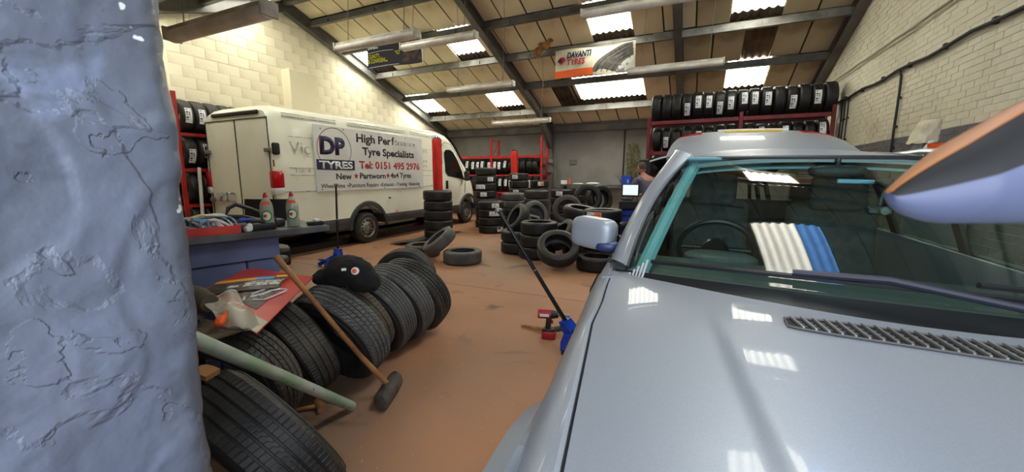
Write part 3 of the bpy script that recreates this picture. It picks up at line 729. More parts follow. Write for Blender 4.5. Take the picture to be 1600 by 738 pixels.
# back left rack, along the back wall
rk = thing('tyre_rack', 'long red steel tyre rack along the far grey wall behind the van', 'rack', (-6.8, 13.1, 0))
for x in (-8.95, -6.8, -4.86): rack_frame_posts(rk, x, 12.8, 13.4, 2.82, 'red_paint')
for z in (.9, 1.52, 2.17):
    for y in (12.8, 13.4):
        for a, b in ((-8.92, -6.83), (-6.77, -4.9)): MB().box(((a+b)/2, y, z), (b-a, .05, .08 if z > 2 else .05), bev=.004).build('beam', 'red_paint', rk, 0)
for (z, x0, nn, nm, prob) in ((1.55, -8.75, 17, 'the upper shelf of the far red rack', .62), (.93, -8.75, 17, 'the lower shelf of the far red rack', .3)):
    for i in range(nn):
        x = x0+i*.227
        if abs(x+6.8) < .12: x += .0
        s = random.uniform(.88, .95); loc = (x, 13.1, z+.325*s+.006); ax = Vector((1, random.uniform(-.08, .08), 0))
        t = put_tyre('new', loc, ax, row_label(i, nn, nm), 'new tyres on '+nm, s, 0)
        if random.random() < prob:
            c = put_label(t, 'tall', face_ang(loc, ax, 0)+random.uniform(-.35, .1), random.uniform(-.02, .02), 1.1)
# right rack
rk = thing('tyre_rack', 'tall dark red tyre rack between the silver car roof and the roof boards', 'rack', (.7, 10.3, 0))
for x in (-1.1, .78, 2.38): rack_frame_posts(rk, x, 10.0, 10.6, 2.86 if x < 2 else 2.9, 'red_dark')
for z in (.75, 1.4, 2.03, 2.72):
    for y in (10.0, 10.6):
        for a, b in ((-1.06, .74), (.82, 2.34)): MB().box(((a+b)/2, y, z), (b-a, .05, .08), bev=.004).build('beam', 'red_dark', rk, 0)
for (z, x0, nn, nm, prob, sk) in ((2.76, -.96, 16, 'the top shelf of the tall right rack', .68, ()), (2.07, -.93, 15, 'the middle shelf of the tall right rack', .6, ()), (1.44, -.93, 7, 'the lowest visible shelf of the tall right rack', .5, ())):
    for i in range(nn):
        x = x0+i*(.219 if z > 2.5 else .226)
        if z < 2.6: x = -.93+i*.222 if i < 8 else .96+(i-8)*.216
        s = random.uniform(.93, .98) if z > 2.5 else random.uniform(.84, .9); loc = (x, 10.28, z+.325*s+.004); ax = Vector((1, random.uniform(-.05, .05), 0))
        t = put_tyre('new', loc, ax, row_label(i, nn, nm), 'new tyres on '+nm, s, 0, sz=s)
        if random.random() < prob: put_label(t, 'tall', face_ang(loc, ax, 0)+random.uniform(-.45, .3), random.uniform(-.02, .02), 1.1)
# left rack beside the van
rk = thing('tyre_rack', 'bright red steel tyre rack at the left wall behind the bench', 'rack', (-9.0, 5, 0))
for y in (4.13, 6.4): rack_frame_posts(rk, y, -8.72, -9.22, 3.03, 'red_paint', dirx=True)
for z in (.30, .935, 1.61, 2.27):
    for x in (-8.72, -9.22): MB().box((x, 5.26, z), (.05, 2.2, .06), bev=.004).build('beam', 'red_paint', rk, 0)
for z, nm in ((2.31, 'top shelf'), (1.65, 'second shelf'), (.975, 'third shelf'), (.34, 'bottom shelf')):
    for i in range(5):
        y = 4.31+i*.245; loc = (-8.97, y, z+.31); ax = Vector((random.uniform(-.04, .04), 1, 0))
        t = put_tyre('mid', loc, ax, row_label(i, 5, 'the %s of the left red rack' % nm), 'tyres on the left red rack', .96, 0)
        if z > 1.2 and i < 2: put_label(t, 'tall', face_ang(loc, ax, 0)+(.25 if z < 2 and i == 0 else -.12), 0, 1.1)
o = MB().cyl((-8.5, 4.24, .02), (-8.62, 4.36, 1.66), .03, seg=12).build('plastic_pipe', 'white'); tag(o, 'white plastic pipe leaning against the left red rack', 'pipe')

# ================================================================= VAN
def van():
    t = thing('van', 'large white panel van with a tyre dealer signboard on its side', 'van', (-7.62, 8, 0))
    cx = -7.62; hw = 1.0; Y0, Y1 = 4.5, 11.55
    top = [(4.5, 2.62), (4.62, 2.71), (9.5, 2.74), (9.9, 2.66), (10.25, 2.42), (10.6, 2.08), (10.95, 1.70), (11.1, 1.52), (11.3, 1.38), (11.45, 1.2), (11.55, .95)]
    wid = [(4.5, .97), (4.6, 1.0), (10.2, 1.0), (10.8, .98), (11.2, .94), (11.45, .86), (11.55, .78)]
    def sec(y, off=0, z0=.62, z1=None):
        zt = interp(top, y)+off; w = interp(wid, y)+off; zt = min(zt, z1) if z1 else zt
        r = min(.22, (zt-z0)*.3); pts = [(w, z0), (w+.005, z0+(zt-z0)*.3), (w-.005, z0+(zt-z0)*.55), (w-.03-.04*(zt > 2), zt-r), (w-.05-.04*(zt > 2), zt-r*.45), (w-.1-.04*(zt > 2), zt-r*.12), (w-.2, zt), (w*.5, zt+.02)]
        full = [(x, z) for x, z in pts]+[(-x, z) for x, z in pts[::-1]]
        return [Vector((cx+x, y, z)) for x, z in full]
    st = [4.5, 4.53, 4.62, 5.5, 6.5, 7.5, 8.5, 9.4, 9.6, 9.8, 10.0, 10.2, 10.4, 10.6, 10.8, 11.0, 11.12, 11.25, 11.38, 11.48, 11.55]
    body = MB().rings([sec(y) for y in st]).build('body', 'van_white', t, 30)
    skirt = MB().rings([sec(y, .012, .42, .74) for y in [4.47]+st[2:]+[11.6]]).build('lower_cladding', 'van_black', t, 30)
    cut = []
    for yw in (6.6, 10.88):
        for sx in (-1, 1):
            c = MB().cyl((cx+sx*.72, yw, .36), (cx+sx*1.2, yw, .36), .5, seg=40).build('cutter', 'van_black'); cut.append(c)
    boolean(body, cut); boolean(skirt, cut); drop(cut)
    for yw in (6.6, 10.88):
        for sx in (-1, 1):
            lo, hi = cx+sx*.995, cx+sx*1.03
            a = MB().rings([[Vector((x, yw+r*cos(k/20*pi-.15*0), .36+r*sin(k/20*pi))) for x, r in ((lo, .5), (hi, .5), (hi, .57), (lo, .6))] for k in range(21)]).build('wheel_arch', 'van_black', t, 40)
            z = .345; x = cx+sx*.86
            wh = MB().lathe([(.225, -.10), (.235, -.10), (.30, -.105), (.335, -.085), (.345, -.06), (.338, -.055), (.338, -.045), (.345, -.04), (.347, .0), (.345, .04), (.338, .045), (.338, .055), (.345, .06), (.335, .085), (.30, .105), (.235, .10), (.225, .10)], 48, axis_frame((x, yw, z), (sx, 0, 0)), closed=True).build('wheel', 'rubber', t, 40)
            rim = MB().lathe([(.226, -.1), (.226, .095), (.21, .10), (.2, .085), (.19, .05), (.11, .075), (.1, .085), (.055, .09), (.05, .11), (.001, .112)], 40, axis_frame((x, yw, z), (sx, 0, 0))).build('rim', 'alloy', wh, 40)
            hl = MB()
            for k in range(12):
                a_ = 2*pi*k/12; rr = .155; hl.cyl((x+sx*.055, yw+rr*cos(a_), z+rr*sin(a_)), (x+sx*.072, yw+rr*cos(a_), z+rr*sin(a_)), .02, seg=8)
            for k in range(6):
                a_ = 2*pi*k/6+.2; hl.cyl((x+sx*.08, yw+.075*cos(a_), z+.075*sin(a_)), (x+sx*.1, yw+.075*cos(a_), z+.075*sin(a_)), .011, seg=6)
            hl.build('rim_holes', 'seam', wh, 0)
    xs = cx+hw  # right flank plane
    def flank(name, y0, y1, z0, z1, th=.006, m='seam', bev=0, dx=0, slant=0):
        return MB().box((xs+dx+th/2-.003, (y0+y1)/2, (z0+z1)/2), (th, y1-y0, z1-z0), bev=bev).build(name, m, t, 0)
    # pressed panel lines and swages
    for y0, y1, z in ((4.75, 5.9, 2.60), (6.2, 8.0, 2.60), (8.2, 9.3, 2.60)):
        for dz in (0, -.05):
            MB().tube([(xs-.068+.0*dz, y0, z+dz), (xs-.066, y1, z+dz)], .006, 6).build('swage_line', 'ink_fade', t, 40)
    for y0, y1 in ((4.78, 5.28), (8.6, 9.35)):
        for z in (2.2, 1.65, 1.52): MB().tube([(xs+.0, y0, z), (xs+.0, y1, z)], .005, 6).build('swage_line', 'ink_fade', t, 40)
    MB().tube([(xs+.004, 4.65, 1.22), (xs+.006, 9.4, 1.24)], .008, 6).build('swage_line', 'ink_fade', t, 40)
    # rear doors
    yr = Y0-.004
    for x in (cx, cx-.9, cx+.9): MB().box((x, yr, 1.6), (.012, .014, 1.8)).build('door_gap', 'seam', t, 0)
    MB().box((cx, yr, 2.5), (1.82, .014, .012)).build('door_gap', 'seam', t, 0)
    MB().box((cx+.02, yr-.005, 2.6), (1.35, .04, .07), bev=.02, seg=3).build('high_brake_lamp', 'seam', t)
    for sx in (-1, 1):
        for z in (1.95, 1.05):
            h = MB().box((cx+sx*.88, yr-.02, z), (.16, .04, .07), bev=.01).build('hinge', 'steel_light', t)
        b = MB().box((cx+sx*.985, 4.56, 1.97), (.05, .14, .2), bev=.03, seg=3).build('hinge_pocket', 'seam', t)
        lamp = MB().box((cx+sx*.95, 4.56, 1.44), (.12, .20, .30), bev=.02, seg=2).build('tail_lamp', 'lamp_red', t)
        MB().box((cx+sx*.95, 4.558, 1.23), (.116, .198, .13), bev=.02, seg=2).build('reversing_lamp', 'lamp_clear', lamp)
        MB().box((cx+sx*.965, 4.49, 1.48), (.05, .03, .05), bev=.008).build('bulb_window', 'paper', lamp)
        MB().box((cx+sx*.94, 4.512, 1.72), (.09, .02, .12), bev=.01).build('rust_patch', 'rust', t)
    MB().box((cx, 4.42, .58), (1.95, .16, .22), bev=.04, seg=3).build('rear_bumper', 'van_black', t)
    MB().box((-8.08, yr-.012, 1.11), (.60, .015, .17), bev=.01).build('number_plate', 'ink_fade', t)
    # cab door, window, mirror
    def side_poly(name, pts, m, dx=.0, th=.012, dy=0, parent=t):
        def X(z): return xs+dx-.035*max(0, (z-1.6))/1.0
        return MB().rings([[Vector((X(z)+e, y, z)) for y, z in pts] for e in (0, th)]).build(name, m, parent, 0)
    win = side_poly('cab_window', [(9.62, 2.18), (9.62, 1.62), (9.75, 1.5), (10.42, 1.42), (10.62, 1.40), (10.5, 1.66), (10.28, 1.98), (10.06, 2.2), (9.9, 2.26), (9.7, 2.25)], 'glass_dark')
    MB().tube([(xs-.012, 10.2, 2.06), (xs-.004, 10.22, 1.44)], .012, 6).build('window_bar', 'seam', win)
    ln = [(9.5, .8), (9.5, 2.35), (9.66, 2.46), (9.95, 2.42), (10.25, 2.14), (10.55, 1.74), (10.72, 1.4), (10.66, .98)]
    MB().tube([(xs+.003-.035*max(0, z-1.6), y, z) for y, z in ln], .007, 6).build('door_line', 'seam', t)
    MB().box((xs+.012, 9.68, 1.25), (.03, .12, .24), bev=.02, seg=2).build('door_handle', 'seam', t)
    m_ = MB().box((xs+.16, 10.55, 1.5), (.16, .12, .3), bev=.04, seg=3).tube([(xs-.02, 10.6, 1.42), (xs+.16, 10.55, 1.42)], .03, 8).build('door_mirror', 'van_black', t)
    MB().box((cx, 11.52, 1.05), (1.4, .1, .2), bev=.03).build('headlamp_panel', 'lamp_clear', t)
    MB().box((cx, 11.58, .62), (1.9, .2, .36), bev=.07, seg=3).build('front_bumper', 'van_black', t)
    MB().rings([[Vector((cx+sx*w_, y, z)) for y, z, w_ in ((9.93, 2.66, .86), (10.3, 2.40, .88), (10.9, 1.79, .90), (10.93, 1.80, .90), (10.33, 2.43, .88), (9.96, 2.69, .86))] for sx in (-1, 1)]).build('windscreen', 'glass_dark', t, 0)
    MB().box((xs+.01, 7.5, .66), (.02, .07, .04), bev=.008).build('side_marker', 'orange', t)
    MB().tube([(xs+.02, 7.27, 1.0), (xs+.012, 7.27, .98)], .03, 12).build('filler_cap', 'van_black', t)
    # lettering of the flank: frame x->+Y, y->+Z
    def fr(y, z, x=xs+.001): return frame((x, y, z), (0, 1, 0), (0, 0, 1))
    text('ghost_lettering', 'Vic', t, 'ink_ghost', fr(4.80, 1.90), .22, .42)
    text('ghost_lettering', 'Tel: 4', t, 'ink_ghost', fr(4.86, 1.56), .07, .34)
    for z in (2.1, 1.85, 1.72): text('ghost_lettering', 'M     lll', t, 'ink_ghost', fr(8.62, z), .07, .6)
    xb = xs+.02
    sb = MB().box((xb, 6.92, 1.835), (.02, 3.26, 1.27), bev=.003).build('signboard', 'board', t)
    sk = .010
    xf = xb+.0105
    F = lambda y, z: fr(y, z, xf)
    MB().lathe([(.405, 0), (.415, 0), (.415, .002), (.405, .002)], 64, frame((xf, 5.76, 2.03), (0, 1, 0), (0, 0, 1)), closed=True).build('logo_ring', 'ink_black', sb, 0)
    r_ = text('logo_lettering', 'DP', sb, 'ink_blue', F(5.42, 1.94), .31, .60, bold=.055, shear=0)
    text('logo_shadow', 'DP', sb, 'ink_red', F(5.405, 1.925), .31, .60, bold=.03, depth=.0008)
    MB().box((xf+.001, 5.78, 1.72), (.003, .93, .2)).build('logo_panel', 'ink_blue', sb, 0)
    text('logo_lettering', 'TYRES', sb, 'paper', fr(5.37, 1.65, xf+.0035), .14, .82, bold=.035)
    text('lettering', 'High Per', sb, 'ink_black', F(6.33, 2.22), .17, 1.05, bold=.03)
    text('lettering', 'f', sb, 'ink_black', F(7.40, 2.235), .17, .09, bold=.03)
    text('faded_lettering', 'ormance', sb, 'ink_fade', F(7.50, 2.235), .15, .78, bold=.02)
    text('lettering', 'Tyre Specialists', sb, 'ink_black', F(6.48, 1.955), .16, 1.72, bold=.03)
    text('lettering', 'Tel: 0151 495 2976', sb, 'ink_red', F(6.37, 1.665), .155, 2.04, bold=.03)
    text('lettering', 'New', sb, 'ink_black', F(5.75, 1.435), .12, .40, bold=.025)
    text('lettering', 'Partworn', sb, 'ink_black', F(6.37, 1.445), .12, .78, bold=.025)
    text('lettering', '4x4 Tyres', sb, 'ink_black', F(7.32, 1.455), .12, .74, bold=.025)
    def star(y, z, r):
        MB().rings([[Vector((xf+e, y+rr*cos(pi/2+k*pi/5), z+rr*sin(pi/2+k*pi/5))) for k in range(10) for rr in [r if k % 2 == 0 else r*.42]] for e in (0, .002)]).build('star', 'ink_red', sb, 0)
    star(6.27, 1.50, .07); star(7.23, 1.51, .07)
    seq = [('Wheel Rims', .62), None, ('Puncture Repairs', .88), None, ('Exhausts', .44), None, ('Tracking', .40), None, ('Balancing', .44)]
    y = 5.38
    for i, it in enumerate(seq):
        if it is None: star(y+.035, 1.30, .03); y += .07
        else: text('lettering', it[0], sb, 'ink_black', F(y, 1.265), .085, it[1]-.04, bold=.012); y += it[1]
    for y, z in ((5.45, 2.4), (6.0, 2.43), (7.0, 2.44), (7.9, 2.42), (8.45, 2.4), (5.4, 1.24), (7.1, 1.23), (8.4, 1.23)):
        MB().cyl((xf, y, z), (xf+.004, y, z), .012, seg=10).build('screw', 'ink_black', sb, 0)
    return t
van()
# red lift posts by the van, black slabs added as the shade under it
def post(x, y, h, lab):
    t = thing('lift_post', lab, 'post', (x, y, 0))
    MB().box((x, y, h/2), (.2, .16, h), bev=.012).build('column', 'red_post', t, 0)
    MB().box((x, y, .02), (.36, .34, .04), bev=.006).build('base_plate', 'red_post', t, 0)
    MB().box((x, y, h+.015), (.16, .1, .03)).cyl((x-.04, y, h), (x-.04, y, h+.1), .012, seg=8).cyl((x+.03, y, h), (x+.03, y, h+.08), .012, seg=8).build('cable_pins', 'black_metal', t, 0)
    MB().box((x, y-.084, h/2), (.05, .012, h*.9)).build('slot_rail', 'red_paint', t, 0)
post(-5.98, 8.35, 2.42, 'bright red lift post standing in front of the white van'); post(-5.62, 12.25, 2.32, 'bright red lift post in front of the far tyre rack')
for x, l in ((-6.75, 'near'), (-8.1, 'far')):
    o = MB().box((x-.42 if l == 'near' else x, 7.4, .07), (.44, 6.2, .14), bev=.01).build('van_shade_slab', 'black_metal'); tag(o, 'low black slab added for the shade under the %s side of the van' % l, 'shade slab')
o = MB().sheet(lambda u, v: Vector((-6.05+.42*u+.03*sin(v*5), 6.6+2.3*v, .03+.05*u*(1-v)+.01*sin(u*9+v*13))), 10, 24, .012).build('rubber_mat', 'rubber_worn'); tag(o, 'curled dark rubber mat lying on the floor beside the van', 'mat')
o = thing('vehicle_lift', 'black lift foot with grey padded top by the rear corner of the van', 'lift', (-6.3, 4.1, 0))
MB().box((-6.35, 4.12, .13), (.30, .5, .26), bev=.02).build('arm_foot', 'black_metal', o); MB().ell((-6.12, 4.1, .33), (.20, .12, .07), 20, 12, 2.6).ell((-6.4, 4.12, .31), (.18, .12, .055), 20, 12, 2.6).build('arm_pad', 'steel_dark', o)

# ================================================================= SILVER CAR
def car():
    t = thing('car', 'silver car parked at the right with its bonnet closed and rear hatch raised', 'car', (.54, 2.0, 0))
    cxf = lambda y: .58-.03*y
    HB = [(.2, .70), (.64, .748), (.94, .782), (1.16, .807), (1.32, .808), (1.5, .822), (1.78, .835), (4.3, .83)]
    ZG = [(.18, .80), (.3, .87), (.45, .915), (.64, .95), (.75, .97), (.94, 1.0), (1.16, 1.035), (1.32, 1.05), (1.5, 1.065), (1.78, 1.08), (4.3, 1.12)]
    HS = [(.16, .72), (.3, .84), (.5, .87), (.9, .888), (1.3, .905), (1.7, .935), (2.1, .95), (3.6, .95), (4.1, .92), (4.3, .86)]
    def flare(y):
        f = 0
        for yc in (.75, 3.55):
            d = abs(y-yc)/.43
            if d < 1: f = max(f, (1-d**5))
        return f
    hb = lambda y: interp(HB, y); zg = lambda y: interp(ZG, y); hs = lambda y: interp(HS, y)
    def sec(y, grow=0):
        h, b, z, f = hs(y), hb(y), zg(y), flare(y)*.135
        pts = [(0, .30), (h-.14, .30), (h-.04, .34), (h-.01+f, .46), (h+f, .60), (h+f*.97, .70), (h+f*.78, .755), (h+f*.2, .80), (h+.005, .87), (h-.008, z-.10), (h-.035, z-.045), (lerp(h, b, .62), z-.012), (b+.018, z-.001), (b+.008, z-.006), (b+.003, z-.05), (b-.03, .55), (0, .55)]
        L = pts+[(-x, zz) for x, zz in pts[-2:0:-1]]
        return [Vector((cxf(y)+x, y, zz)) for x, zz in L]
    st = [.18, .24, .29, .33, .38, .45, .55, .65, .75, .85, .95, 1.05, 1.12, 1.17, 1.20, 1.25, 1.32, 1.4, 1.5, 1.6, 1.7, 1.8, 2.0, 2.4, 2.8, 3.0, 3.09, 3.13, 3.2, 3.3, 3.4, 3.55, 3.7, 3.8, 3.9, 3.97, 4.01, 4.1, 4.22, 4.3]
    body = MB().rings([sec(y) for y in st]).build('body', 'silver', t, 40)
    cut = []
    for yw in (.75, 3.55):
        for sx in (-1, 1): cut.append(MB().cyl((cxf(yw)+sx*.6, yw, .34), (cxf(yw)+sx*1.3, yw, .34), .38, seg=40).build('cutter', 'seam'))
    boolean(body, cut); drop(cut)
    for yw in (.75, 3.55):
        for sx in (-1, 1):
            w = MB().lathe([(.205, -.10), (.22, -.11), (.29, -.105), (.325, -.08), (.335, 0), (.325, .08), (.29, .105), (.22, .11), (.205, .1)], 40, axis_frame((cxf(yw)+sx*.84, yw, .337), (sx, 0, 0)), closed=True).build('wheel', 'rubber', t)
            MB().lathe([(.205, -.05), (.205, .08), (.19, .085), (.17, .05), (.06, .07), (.001, .07)], 32, axis_frame((cxf(yw)+sx*.84, yw, .337), (sx, 0, 0))).build('rim', 'alloy', w)
    # bonnet with crowned surface and curved rear edge
    yr = lambda xs: 1.29+.40*(xs/.85)**2
    def bon(u, v):
        s = 2*u-1; y1 = yr(.83*s); y = lerp(.24, y1, v); b = hb(y)
        q = max(0, 1.30-y); w = .006+.055*q; k = max(0, min(1, (abs(s)*b-(.49-.16*(1.25-y))+w/2)/w))   # pressed crease that widens forward
        z = zg(y)+.002+.075*(1-abs(s)**2.3)+.010*min(1, q*4)*(1-k)*1.0-.004*min(1, q*4)
        return Vector((cxf(y)+s*b, y, z))
    MB().sheet(bon, 120, 44, .02).build('bonnet', 'silver', t, 50)
    def bz(x, y):
        s = (x-cxf(y))/hb(y); return zg(y)+.077-.075*abs(s)**2.3
    # vent: dark recess, chrome lip, slats
    vt = MB(); N = 40; x0, x1 = .235, .90
    def vedge(x, far):
        s = (x-cxf(1.2)); c = abs(s)/.335
        w = .040*sqrt(max(0, 1-min(1, c)**6)); yc = 1.185+.14*s*s
        return yc+w if far else yc-w
    tops = lambda x, far, lift: Vector((x, vedge(x, far), bz(x, vedge(x, far))+lift))
    R = [[tops(lerp(x0, x1, i/N), True, .002), tops(lerp(x0, x1, i/N), False, .002), tops(lerp(x0, x1, i/N), False, .006), tops(lerp(x0, x1, i/N), True, .006)] for i in range(N+1)]
    vent = MB().rings(R).build('vent_grille', 'seam', t, 40)
    MB().tube([tops(lerp(x0, x1, i/N), True, .008) for i in range(N+1)]+[tops(lerp(x1, x0, i/N), False, .008) for i in range(N+1)], .0025, 6, closed=True).build('vent_rim', 'steel_dark', vent)
    for k in range(26):
        x = lerp(x0+.02, x1-.02, k/25); a = tops(x-.006, True, .011); b = tops(x+.012, False, .011)
        MB().rings([[lerp(a, b, q)+Vector((dx, 0, -.004*(dz == 0)+.006*sin(pi*q)*0+dz)) for dx, dz in ((-.0022, -.004), (.0022, -.004), (.0012, .003), (-.0032, .003))] for q in (0, .33, .66, 1)]).build('slat', 'steel_light', vent, 0)
        if k < 16:
            mb = MB()
            for q in (.3, .5, .7): p = lerp(a, b, q); mb.box(p+Vector((.010, 0, -.004)), (.012, .002, .004))
            mb.build('cross_bar', 'steel_dark', vent, 0)
    # scuttle (black cowl), windscreen, pillars, roof
    B = lambda s: Vector((cxf(1.6)+.772*s, 1.385+.295*s*s, 1.16-.063*s*s))
    T = lambda s: Vector((cxf(2.3)+.562*s, 2.25+.08*s*s, 1.578-.004*s*s))
    def glass(u, v):
        s = 2*u-1; p = lerp(B(s), T(s), v); return p+Vector((0, -.35, .9))*.035*sin(pi*v)*(1-.3*s*s)+Vector((s*.036*sin(pi*v), 0, 0))
    MB().sheet(glass, 40, 20, .005).build('windscreen', 'windscreen', t, 60)
    def cowl(u, v):
        s = 2*u-1; a = Vector((cxf(1.5)+.83*s, yr(.83*s)+.004, zg(1.5)+.075*(1-abs(s)**2.3)-.035)); b = B(s)+Vector((.06*s, .03, -.015)); return lerp(a, b, v)+Vector((0, 0, -.02*sin(pi*v)))
    MB().sheet(cowl, 40, 6, .01).build('scuttle_panel', 'black', t)
    for i, (s0, s1, lift) in enumerate(((-.88, .42, .018), (.22, 1.0, .03))):
        pts = [glass((s+1)/2, .045+.03*i)+Vector((0, -.01, lift*.6)) for s in [lerp(s0, s1, k/14) for k in range(15)]]
        w = MB().tube(pts, .009, 6).build('wiper', 'black', t)
        mid = pts[9]; e = glass((s1+1)/2, .0)+Vector((.02, -.05, .012))
        MB().tube([pts[6]+Vector((0, -.005, .012)), mid+Vector((0, -.02, .02)), e], .011, 8).build('wiper_arm', 'navy_dark', w)
        MB().ell(e, (.05, .03, .02), 12, 8).build('wiper_hub', 'black', w)
    for sx in (-1, 1):
        I = lambda v: lerp(B(sx*1.0), T(sx*1.0), v)+Vector((sx*.036, -.35*.025, .9*.025))*sin(pi*v)
        O = lambda v: lerp(Vector((cxf(1.84)+sx*.842, 1.84, 1.085)), Vector((cxf(2.42)+sx*.616, 2.42, 1.605)), v)+Vector((sx*.022, -.0, .01))*sin(pi*v)
        base = Vector((cxf(1.7)+sx*.83, 1.70, 1.075))
        def pil(u, v):
            p = lerp(I(v), O(v), u); return p+Vector((sx*.4, -.5, .4))*.022*sin(pi*u)
        f = pil if sx < 0 else (lambda u, v: pil(1-u, v))
        MB().sheet(f, 6, 14, .03).build('windscreen_pillar', 'silver', t, 50)
        MB().tube([I(k/14)+Vector((sx*.004, -.004, .006)) for k in range(15)], .009, 6).build('glass_seal', 'rubber_seal', t)
        MB().tube([O(k/14)+Vector((sx*.008, 0, .004)) for k in range(15)], .010, 6).build('door_seal', 'rubber_seal', t)
        for q in range(6):  # ribbed corner trim at the foot of the glass
            c0 = lerp(B(sx*.90), B(sx*.985), q/5)+Vector((sx*.015, -.05, -.045)); dv = I(.5)-I(0)
            MB().tube([c0, c0+dv*(.5*(6-q)/6)*.55+Vector((0, -.01, .012))], .0045, 6).build('trim_rib', 'silver_trim', t)
        MB().sheet(lambda u, v: Vector((cxf(1.7)+sx*lerp(.75, .86, u), lerp(1.6, 1.9, v), 1.075-.02*u)), 2, 3, -.012*sx).build('corner_panel', 'silver', t)
        # side glass, waist seal, door frame, cantrail
        G = lambda y, v: Vector((cxf(y)+sx*(lerp(.865, .635-(.0 if y < 3 else .02*(y-3)), v)+.012*sin(pi*v)), y, lerp(1.075+.01*(y-1.8), 1.60+.05*sin(min(1, (y-2.3)/1.6)*pi) if y > 2.3 else 1.6, v)))
        def side(u, v):
            y = lerp(1.95+.48*v, 4.1-.1*v, u); return G(y, v)
        MB().sheet(side, 16, 4, .006*sx).build('side_glass', 'windscreen', t, 60)
        for yy, w in ((2.95, .07), (3.72, .09), (4.08, .1)):
            MB().sheet(lambda u, v: G(yy+(u-.5)*w, v)+Vector((sx*.012, 0, 0)), 1, 6, .02*sx).build('door_pillar', 'black', t)
        MB().tube([G(y, 0)+Vector((sx*.01, 0, .01)) for y in (1.86, 2.2, 2.8, 3.4, 4.1)], .016, 6).build('waist_seal', 'rubber_seal', t)
        MB().tube([O(k/8)+Vector((sx*.0, .02, -.005)) for k in range(9)]+[G(y, 1)+Vector((sx*.0, 0, 0)) for y in (2.6, 3.0, 3.4, 3.8, 4.05)], .016, 8).build('door_frame', 'silver', t)
        # door gap and handle
        for yy in (1.74, 2.9): MB().tube([Vector((cxf(yy)+sx*(hs(yy)+.002), yy, z)) for z in (.42, .6, .8, .96)]+[Vector((cxf(yy)+sx*(hs(yy)-.03), yy, 1.04))], .004, 6).build('door_gap', 'seam', t)
        MB().box((cxf(2.7)+sx*.965, 2.68, .93), (.03, .2, .035), bev=.012, seg=2).build('door_handle', 'silver', t)
        # door mirror
        mc = Vector((cxf(1.95)+sx*.985+(0 if sx < 0 else 0), 1.95, 1.193)) if sx > 0 else Vector((-.456, 1.95, 1.198))
        m = MB().ell(mc, (.112, .062, .078), 32, 20, 4.2, Euler((0, sx*radians(-4), sx*radians(14))).to_matrix()).build('door_mirror', 'silver', t, 60)
        MB().ell(mc+Vector((-sx*.075, -.035, -.056)), (.055, .045, .027), 20, 12, 3).tube([mc+Vector((-sx*.07, -.03, -.058)), mc+Vector((-sx*.14, -.03, -.062)), mc+Vector((-sx*.21, -.02, -.066))], .03, 12, rs=[.026, .025, .032]).build('mirror_arm', 'navy', m)
        MB().box(mc+Vector((0, .057, 0)), (.18, .008, .12), Euler((0, 0, sx*radians(14))).to_matrix(), bev=.003).build('mirror_glass', 'glass_dark', m)
        MB().ell(Vector((cxf(.3)+sx*.62, .26, .72)), (.19, .10, .11), 20, 12, 3).build('headlamp', 'lamp_clear', t)
        MB().tube([Vector((cxf(y)+sx*(hb(y)+.006), y, zg(y)-.006)) for y in [.26+.06*k for k in range(26)]], .0018, 6).build('bonnet_gap', 'seam', t)
    MB().box((.57, .2, .45), (1.6, .2, .3), bev=.07, seg=3).build('bumper', 'silver', t)
    MB().box((.57, .2, .72), (.8, .06, .16), bev=.03).build('radiator_grille', 'black', t)
    def roof(u, v):
        s = 2*u-1; f = T(s); y = lerp(f.y, 4.12, v)
        hw_ = lerp(.60, .62, v); zc_ = 1.582+.118*sin(min(1, v*1.25)*pi/2)-.02*max(0, v-.8)
        return Vector((cxf(y)+s*hw_, y, zc_-.045*abs(s)**2.4-.05*max(0, abs(s)-.93)/.07*.4))
    MB().sheet(roof, 36, 24, .02).build('roof', 'silver', t, 50)
    for sx in (-1, 1): MB().tube([roof((sx*.9+1)/2, k/12)+Vector((0, 0, .004)) for k in range(13)], .008, 6).build('roof_strip', 'steel_dark', t)
    MB().tube([T(s/10-1)+Vector((0, .0, .006)) for s in range(21)], .010, 6).build('header_seal', 'rubber_seal', t)
    # raised hatch
    def hatch(u, v):
        s = 2*u-1; w = lerp(.75, .64, v**1.5); y = lerp(4.10, 4.86, v)
        z = lerp(1.70, 1.965, v)+.025*sin(pi*v)-.035*abs(s)**3-.02*v*abs(s)**6
        return Vector((cxf(y)+s*w, y-.05*abs(s)**3*v, z))
    h = MB().sheet(hatch, 30, 16, .05).build('raised_hatch', 'silver', t, 50)
    lm = lambda a, b, c, d, lift: MB().sheet(lambda u, v: hatch(lerp(a, b, u), lerp(c, d, v))+Vector((0, 0, lift)), 8, 3, .03)
    lm(.005, .17, .82, .985, .008).build('tail_lamp', 'lamp_red', h); lm(.83, .995, .82, .985, .008).build('tail_lamp', 'lamp_red', h)
    lm(.33, .72, .90, .985, .014).build('number_plate', 'yellow', h); lm(.28, .77, .985, 1, .02).build('plate_garnish', 'white', h)
    for sx in (-1, 1): MB().cyl((cxf(4.1)+sx*.6, 4.1, 1.45), (cxf(4.6)+sx*.58, 4.55, 1.80), .012, seg=8).build('gas_strut', 'black_metal', t)
    # cabin
    MB().sheet(lambda u, v: Vector((cxf(2)+lerp(-.78, .78, u), lerp(1.5, 2.32, v), 1.06+.03*sin(pi*v)-.0*u-.12*max(0, v-.8)/.2)), 20, 12, .18).build('dashboard', 'dash', t)
    MB().ell((.13, 2.20, 1.07), (.17, .10, .045), 20, 10, 3).build('instrument_hood', 'dash', t)
    wm = axis_frame((.115, 2.44, 1.09), (0, .88, .48))
